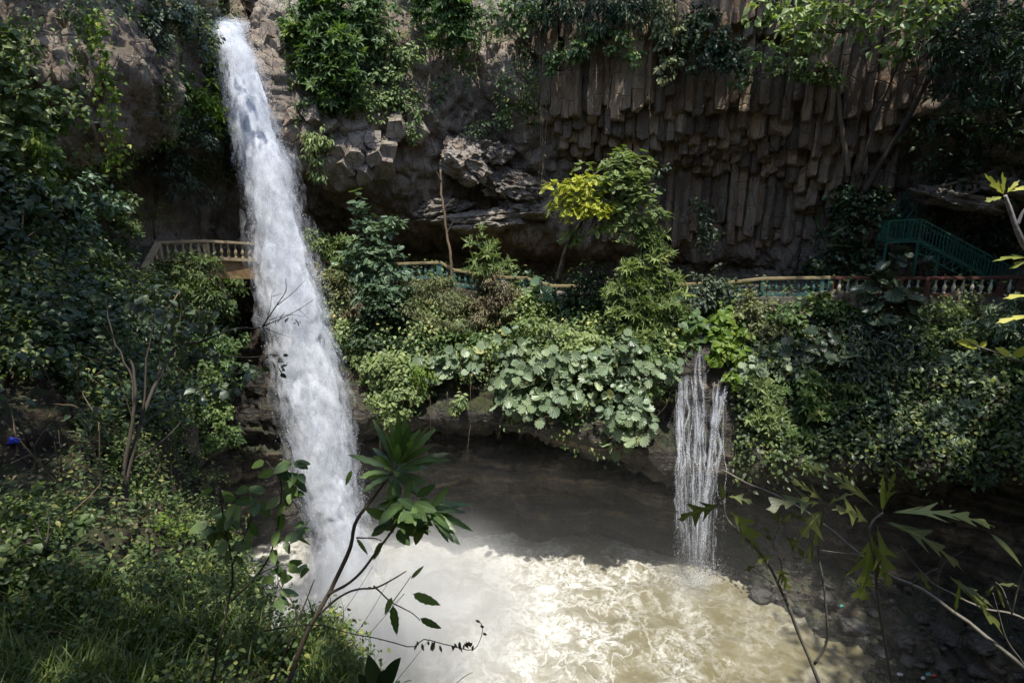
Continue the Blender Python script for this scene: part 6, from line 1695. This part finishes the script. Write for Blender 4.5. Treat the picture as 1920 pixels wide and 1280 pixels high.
for k in range(13):
    d = norm(np.array((.9, -.2, .1)) + RNG.normal(size=3) * np.array((.35, .5, .5)))
    L = .13 + .1 * RNG.random()
    blade(mb, c1 + d * .01, c1 + d * L - (0, 0, .02), .017, facing=norm(np.array((0, -.6, .8)) + RNG.normal(size=3) * .3), arch=.06, wavy=.1, fold=.2)
for a, b, w in (((770, 1085, 2.3), (795, 1060, 2.3), .009), ((772, 1112, 2.3), (826, 1134, 2.28), .022), ((772, 1085, 2.3), (822, 1064, 2.3), .0), ((736, 1132, 2.32), (744, 1190, 2.3), .02), ((786, 1158, 2.3), (828, 1178, 2.28), .017), ((735, 1118, 2.32), (722, 1152, 2.3), .014),
                ((716, 1014, 2.46), (700, 1050, 2.46), .014), ((668, 1008, 2.5), (690, 1040, 2.46), .01), ((660, 880, 2.6), (648, 910, 2.6), .012)):
    if w: blade(mb, P(*a), P(*b), w, arch=.05, wavy=.12)
mb.v = [v - b0 for v in mb.v]
mb.build('foliage', LM['fore'], fp, smooth=True)
mb = MB()
for a, b in (((727, 945, 2.5), (738, 1000, 2.5)), ((745, 905, 2.55), (752, 928, 2.55))):
    blade(mb, P(*a), P(*b), .012, fold=.6, arch=-.05, wavy=.3)
mb.v = [v - b0 for v in mb.v]
wl = mb.build('withered_leaf', LM['dry'], fp, smooth=True)
tw = thing('seed_twig', P(560, 1175, 2.3), 'thin arching twig with a row of dark dangling pods over bright water', 'plant', GF)
o_ = np.array(tw.location)
stems([([(500, 1178, 2.3), (600, 1172, 2.25), (690, 1190, 2.2), (775, 1206, 2.2), (800, 1192, 2.2), (850, 1206, 2.2), (888, 1214, 2.2), (902, 1196, 2.2), (905, 1172, 2.2), (892, 1162, 2.2)], .0028), ([(690, 1190, 2.2), (760, 1110, 2.2), (720, 1150, 2.2)], .0012), ([(620, 1240, 2.2), (680, 1170, 2.2), (735, 1080, 2.2)], .0016), ([(560, 1230, 2.2), (640, 1150, 2.2), (700, 1060, 2.2)], .0016), ([(740, 1280, 2.2), (780, 1230, 2.2), (810, 1190, 2.2)], .0014), ([(852, 1282, 2.2), (870, 1268, 2.2), (886, 1260, 2.2)], .002)], o_, 5).build('stem', M_BARKDARK, tw, smooth=True)
def pod(a, d, w):
    m_ = MB()
    blade(m_, a - o_, a - o_ + np.array(d), w, fold=.5, n=6)
    m_.build('pod', LM['dry'], tw)


for k in range(26):
    pod(P(770 + RNG.random() * 120, 1205 + 4 * math.sin(k * .5), 2.2), (RNG.normal() * .012, 0, -.016 - .026 * RNG.random()), .0035 + .003 * RNG.random())
for px, py in ((892, 1162), (900, 1172), (905, 1186), (650, 1140), (690, 1100), (660, 1160)):
    pod(P(px, py, 2.2), (.02, 0, -.01), .006)

# broad-leaved sapling left of it
b1 = P(392, 1300, 2.75)
fs = thing('sapling', b1, 'close slender sapling with oval drooping leaves, left of the long-leaved plant', 'tree', GF)
SD = [([(392, 1300, 2.75), (412, 1200, 2.8), (428, 1130, 2.85), (436, 1060, 2.9), (425, 1000, 2.9), (420, 950, 2.9), (405, 915, 2.9)], .0075), ([(434, 1126, 2.85), (480, 1080, 2.9), (510, 1030, 2.95), (525, 960, 3.0), (528, 900, 3.0), (500, 862, 3.0)], .006), ([(428, 1000, 2.9), (440, 940, 2.9), (470, 910, 2.95)], .003),
      ([(436, 1060, 2.9), (462, 1000, 2.95), (480, 940, 2.95), (492, 925, 3)], .0035), ([(525, 960, 3), (545, 920, 3), (560, 880, 3)], .003), ([(515, 1020, 2.95), (548, 1000, 2.95), (575, 985, 2.95)], .003), ([(512, 1030, 2.95), (520, 1090, 2.9), (515, 1125, 2.9)], .003), ([(480, 1080, 2.9), (530, 1060, 2.9), (560, 1080, 2.9)], .003), ([(430, 1010, 2.9), (400, 985, 2.9), (395, 970, 2.9)], .003), ([(530, 905, 3), (545, 870, 3), (552, 868, 3)], .002)]
stems(SD, b1).build('trunk', M_BARKDARK, fs, smooth=True)
mb = MB()
for pts, r in SD:
    c = spline(P(*np.array(pts, float).T), 40)
    lo = 16 if r > .005 else 8
    for k in range(int(13 if r > .005 else 9)):
        i = int(RNG.integers(lo, 40))
        d = norm(RNG.normal(size=3) * np.array((1, .7, .35)) + np.array((0, -.1, -.25)))
        L = .065 + .05 * RNG.random()
        bs = c[i] + d * .012
        blade(mb, bs, bs + d * L + np.array((0, 0, -.018)), L * .27, facing=norm(np.array((0, -.7, .7)) + RNG.normal(size=3) * .45), arch=.1, fold=.14, shape=.75)
mb.v = [v - b1 for v in mb.v]
mb.build('crown', LM['fore'], fs, smooth=True)

# twiggy weeds and big glossy leaves at the bottom edge
def weed(label, spots, leaf, size, lobes, seed_n, name='weed'):
    p0, _ = ground(*spots[0], True)
    root = thing(name, p0, label, 'plant', GF)
    sm, lm = MB(), MB()
    for (px, py) in spots:
        g, nn_ = ground(px, py, True)
        for k in range(seed_n):
            s = g + np.array((RNG.normal() * .1, RNG.normal() * .08, 0))
            e = s + np.array((RNG.normal() * .14, RNG.normal() * .1, .12 + .26 * RNG.random())) * g[1] / 3.2
            m_ = (s + e) / 2 + RNG.normal(size=3) * .04
            c = spline(np.array([s, m_, e]), 10)
            sm.tube(c, np.linspace(.0035, .0015, 10), 4)
            for i in range(2, 10):
                d = norm(RNG.normal(size=3) * np.array((1, .8, .3)) + np.array((0, -.1, .05)))
                L = size * (.6 + .7 * RNG.random())
                blade(lm, c[i] + d * .006, c[i] + d * (L + .006), L * .3, facing=norm(np.array((0, -.5, .9)) + RNG.normal(size=3) * .35), arch=.06, lobes=lobes, depth=.5, n=None if lobes else 7)
    sm.v = [v - p0 for v in sm.v]; lm.v = [v - p0 for v in lm.v]
    sm.build('stems', M_BARKDARK, root, smooth=True)
    lm.build('foliage', LM[leaf], root, smooth=True)


weed('twiggy weed with small lobed leaves between the close sapling and the long-leaved plant', [(470, 1190), (520, 1205), (560, 1215), (500, 1250)], 'mid', .042, 3, 5)
weed('twiggy weed with pale lobed leaves in front of the mist, right of the long-leaved stem', [(600, 1235), (640, 1255), (660, 1275), (620, 1290)], 'light', .04, 3, 5)
weed('tangle of small-leaved weeds along the lower edge of the left slope', [(330, 1180), (380, 1200), (420, 1175), (360, 1250), (300, 1240)], 'mid', .035, 0, 6)
weed('broad-leaved weeds among the grass in the bottom left corner', [(90, 1150), (190, 1170), (40, 1200), (250, 1190), (150, 1240)], 'mid', .05, 0, 4)
b2 = P(716, 1330, 2.1)
bg = thing('glossy_plant', b2, 'clump of big dark glossy leaves at the bottom edge before the mist', 'plant', GF)
mb = MB()
for a, b, w in (((715, 1300, 2.1), (752, 1232, 2.05), .032), ((710, 1300, 2.1), (690, 1226, 2.1), .034), ((700, 1305, 2.1), (672, 1262, 2.1), .026), ((720, 1305, 2.1), (772, 1275, 2.0), .026), ((712, 1310, 2.1), (725, 1255, 2.0), .034), ((700, 1310, 2.1), (650, 1290, 2.1), .02)):
    blade(mb, P(*a), P(*b), w, facing=norm(np.array((0, -.6, .8)) + RNG.normal(size=3) * .3), arch=.12, fold=.2, shape=.8)
mb.v = [v - b2 for v in mb.v]
mb.build('foliage', LM['dark'], bg, smooth=True)
stems([([(716, 1345, 2.1), (712, 1320, 2.1), (708, 1300, 2.1)], .006)], b2).build('stems', M_BARKDARK, bg, smooth=True)

# lobed-leaf shrub at the lower right
b3 = P(1548, 1330, 2.6)
lf = thing('lobed_leaf_shrub', b3, 'close bare-stemmed shrub with deeply lobed drooping leaves before the stony bank', 'plant', GF)
LS = [([(1552, 1330, 2.6), (1528, 1260, 2.6), (1498, 1190, 2.62), (1468, 1110, 2.65), (1432, 1040, 2.7), (1390, 1002, 2.7), (1362, 970, 2.7), (1358, 935, 2.7)], .0105), ([(1527, 1245, 2.6), (1548, 1210, 2.58), (1551, 1170, 2.56), (1544, 1090, 2.55), (1534, 1030, 2.55), (1548, 950, 2.55)], .0075),
      ([(1682, 1330, 2.5), (1662, 1220, 2.5), (1648, 1130, 2.5), (1640, 1060, 2.5), (1630, 1000, 2.5), (1636, 978, 2.5), (1655, 962, 2.5)], .009), ([(1452, 1092, 2.65), (1428, 1072, 2.64), (1416, 1060, 2.64)], .005), ([(1460, 1090, 2.65), (1466, 1060, 2.62), (1450, 1020, 2.6), (1462, 985, 2.6)], .004), ([(1646, 1080, 2.5), (1647, 1030, 2.48), (1645, 985, 2.48)], .004)]
for dfn in LS:
    stems([dfn], b3, wob=.006).build('stem', M_BARKGREY, lf, smooth=True)
mb = MB()
LOBED = [((1358, 945, 2.7), (1268, 975, 2.72), .045, 4, (0, -1, .2), .1), ((1364, 955, 2.7), (1428, 1050, 2.7), .045, 4, (.3, -1, .1), .25), ((1362, 930, 2.7), (1415, 945, 2.65), .03, 3, (0, -.4, 1), .15), ((1358, 935, 2.7), (1350, 905, 2.7), .009, 0, (0, -1, 0), .0),
         ((1546, 948, 2.55), (1436, 955, 2.5), .05, 4, (0, -.55, 1), .25), ((1548, 945, 2.55), (1478, 900, 2.55), .03, 4, (0, -.5, 1), .15), ((1550, 948, 2.55), (1600, 925, 2.5), .02, 2, (0, -.3, 1), .15), ((1546, 955, 2.55), (1500, 1010, 2.5), .05, 4, (0, -.9, .5), .2), ((1545, 960, 2.55), (1512, 1060, 2.52), .03, 3, (.4, -1, 0), .1),
         ((1652, 962, 2.5), (1512, 868, 2.52), .03, 5, (0, -.6, .9), .12), ((1655, 958, 2.5), (1678, 884, 2.5), .02, 5, (0, -1, .1), .0), ((1655, 960, 2.5), (1655, 890, 2.5), .008, 0, (0, -1, .1), .0), ((1658, 962, 2.5), (1866, 988, 2.4), .04, 6, (0, -.35, 1), .16),
         ((1640, 985, 2.5), (1612, 1128, 2.5), .07, 5, (0, -1, .1), .0), ((1645, 975, 2.5), (1808, 1072, 2.35), .045, 5, (0, -.5, 1), .22), ((1634, 985, 2.5), (1560, 955, 2.45), .045, 4, (0, -.6, .8), .2), ((1642, 980, 2.5), (1668, 1105, 2.46), .05, 5, (.3, -1, 0), .05),
         ((1464, 1000, 2.6), (1512, 1052, 2.6), .02, 3, (0, -1, .3), .2), ((1462, 990, 2.6), (1448, 950, 2.6), .02, 3, (0, -1, .3), .1), ((1420, 1060, 2.64), (1395, 1070, 2.64), .015, 2, (0, -1, .4), .1), ((1458, 1060, 2.62), (1480, 1110, 2.62), .028, 4, (0, -1, .2), .1), ((1452, 1040, 2.62), (1418, 1058, 2.62), .022, 3, (0, -.8, .6), .2), ((1446, 1018, 2.6), (1432, 985, 2.6), .016, 2, (0, -.8, .6), .1), ((1462, 985, 2.6), (1490, 960, 2.6), .022, 3, (0, -.7, .7), .1)]
for a, b, w, lo, fc, ar in LOBED:
    blade(mb, P(*a), P(*b), w * 1.6, facing=fc, arch=ar, lobes=lo, depth=.86, fold=.15, shape=.9)
mb.v = [v - b3 for v in mb.v]
mb.build('foliage', LM['olivefore'], lf, smooth=True)
b4 = P(1960, 1280, 2.3)
lb2 = thing('leaning_branch', b4, 'long bare grey branch slanting up from the lower right corner towards the side fall', 'branch', GF)
stems([([(1960, 1280, 2.3), (1880, 1215, 2.4), (1800, 1155, 2.5), (1720, 1105, 2.6), (1655, 1068, 2.7), (1590, 1018, 2.8), (1520, 968, 2.9), (1440, 922, 3.0), (1395, 900, 3.05), (1352, 880, 3.1)], .0105), ([(1500, 950, 2.92), (1490, 925, 2.92), (1455, 880, 2.95)], .002), ([(1430, 915, 3.0), (1428, 920, 3), (1436, 900, 3.0)], .003), ([(1660, 1070, 2.7), (1680, 1040, 2.66), (1700, 1032, 2.64)], .003), ([(1708, 1098, 2.6), (1725, 1082, 2.56), (1758, 1070, 2.54)], .003),
       ([(1600, 1030, 2.8), (1580, 1005, 2.78), (1570, 985, 2.78)], .002), ([(1655, 1068, 2.7), (1620, 1040, 2.7), (1540, 1032, 2.7)], .0035), ([(1955, 1190, 2.3), (1900, 1150, 2.35), (1840, 1136, 2.4), (1770, 1110, 2.45), (1720, 1065, 2.5), (1690, 1025, 2.5)], .006), ([(1760, 1125, 2.5), (1758, 1090, 2.46), (1772, 1055, 2.44), (1805, 1032, 2.4)], .003),
       ([(1925, 1250, 2.2), (1890, 1195, 2.2), (1870, 1140, 2.2), (1862, 1110, 2.2)], .003), ([(1900, 1150, 2.3), (1880, 1110, 2.3), (1866, 1095, 2.3)], .004), ([(1897, 1150, 2.3), (1912, 1090, 2.25), (1930, 1050, 2.2)], .0035)], b4).build('stem', M_BARKGREY, lb2, smooth=True)
mb = MB()
for a, b, w, lo, fc, ar in [((1770, 1072, 2.4), (1880, 1188, 2.3), .034, 4, (0, -.8, .6), .15), ((1780, 1085, 2.4), (1865, 1140, 2.3), .022, 3, (0, -.6, .8), .1), ((1855, 998, 2.3), (1916, 1062, 2.2), .016, 0, (.2, -.6, .8), .12), ((1866, 1095, 2.3), (1910, 1098, 2.25), .012, 2, (0, -.6, .8), .1), ((1866, 1095, 2.3), (1845, 1120, 2.3), .012, 2, (0, -.6, .8), .1), ((1868, 1097, 2.3), (1884, 1140, 2.3), .006, 0, (0, -1, 0), 0), ((1800, 1090, 2.4), (1790, 1150, 2.4), .02, 3, (0, -1, .2), .05), ((1720, 1065, 2.5), (1745, 1110, 2.45), .02, 3, (0, -1, .3), .1)]:
    blade(mb, P(*a), P(*b), w, facing=fc, arch=ar, lobes=lo, depth=.7, fold=.2)
mb.v = [v - b4 for v in mb.v]
mb.build('foliage', LM['olivefore'], lb2, smooth=True)

# leaves entering at the right edge; their yellow paints in sunlight from behind
b5 = P(1990, 560, 2.0)
re = thing('backlit_tint_branch', b5, 'pale stem with lobed leaves tinted yellow-green as if backlit before the green stairs, right edge', 'branch', GF)
stems([([(1990, 560, 2.0), (1935, 480, 2.0), (1908, 430, 2.0), (1892, 390, 2.0), (1884, 368, 2.0)], .011), ([(1908, 420, 2.0), (1920, 395, 2.0), (1945, 370, 2.0)], .006)], b5).build('stem', flat_mat('pale_bark', (0.34, 0.32, 0.33), 0.7, noise_scale=80, dirt_amt=.5), re, smooth=True)
mb = MB()
for a, b, w, lo, fc, ar in [((1884, 368, 2.0), (1846, 326, 2.0), .018, 3, (0, -1, .2), .05), ((1882, 366, 2.0), (1880, 322, 2.0), .012, 2, (0, -1, .2), 0), ((1882, 370, 2.0), (1846, 378, 2.0), .016, 3, (0, -.7, .7), .1), ((1888, 362, 2.0), (1928, 352, 2.0), .014, 2, (0, -.6, .8), .15), ((1886, 364, 2.0), (1912, 338, 2.0), .01, 2, (0, -.6, .8), .1),
                            ((1940, 486, 2.0), (1862, 490, 2.0), .016, 3, (0, -.5, 1), .15), ((1940, 486, 2.0), (1892, 504, 2.0), .014, 2, (0, -.5, 1), .1), ((1940, 555, 2.0), (1880, 560, 2.0), .012, 2, (0, -.6, .8), .1), ((1950, 592, 2.0), (1866, 606, 2.0), .015, 3, (0, -.7, .8), .1)]:
    blade(mb, P(*a), P(*b), w, facing=fc, arch=ar, lobes=lo, depth=.6, fold=.2)
mb.v = [v - b5 for v in mb.v]
mb.build('foliage', LM['yellow'], re, smooth=True)
b6 = P(1990, 705, 2.1)
rb = thing('backlit_tint_branch', b6, 'thin twig with a few rounded leaves tinted yellow-green as if backlit before the right bank', 'branch', GF)
stems([([(1990, 705, 2.1), (1925, 682, 2.1), (1870, 660, 2.1), (1830, 645, 2.1), (1806, 628, 2.1)], .0045)], b6).build('stem', M_BARKGREY, rb, smooth=True)
mb = MB()
for a, b, w in (((1838, 648, 2.1), (1792, 640, 2.1), .019), ((1838, 650, 2.1), (1850, 640, 2.1), .01), ((1895, 668, 2.1), (1866, 652, 2.1), .014), ((1898, 670, 2.1), (1940, 645, 2.1), .016), ((1925, 682, 2.1), (1960, 690, 2.1), .014)):
    blade(mb, P(*a), P(*b), w, facing=(0, -.9, .5), arch=.06, fold=.12, shape=.75)
mb.v = [v - b6 for v in mb.v]
mb.build('foliage', LM['yellow'], rb, smooth=True)  # yellow leaf colour stands in for sun shining through
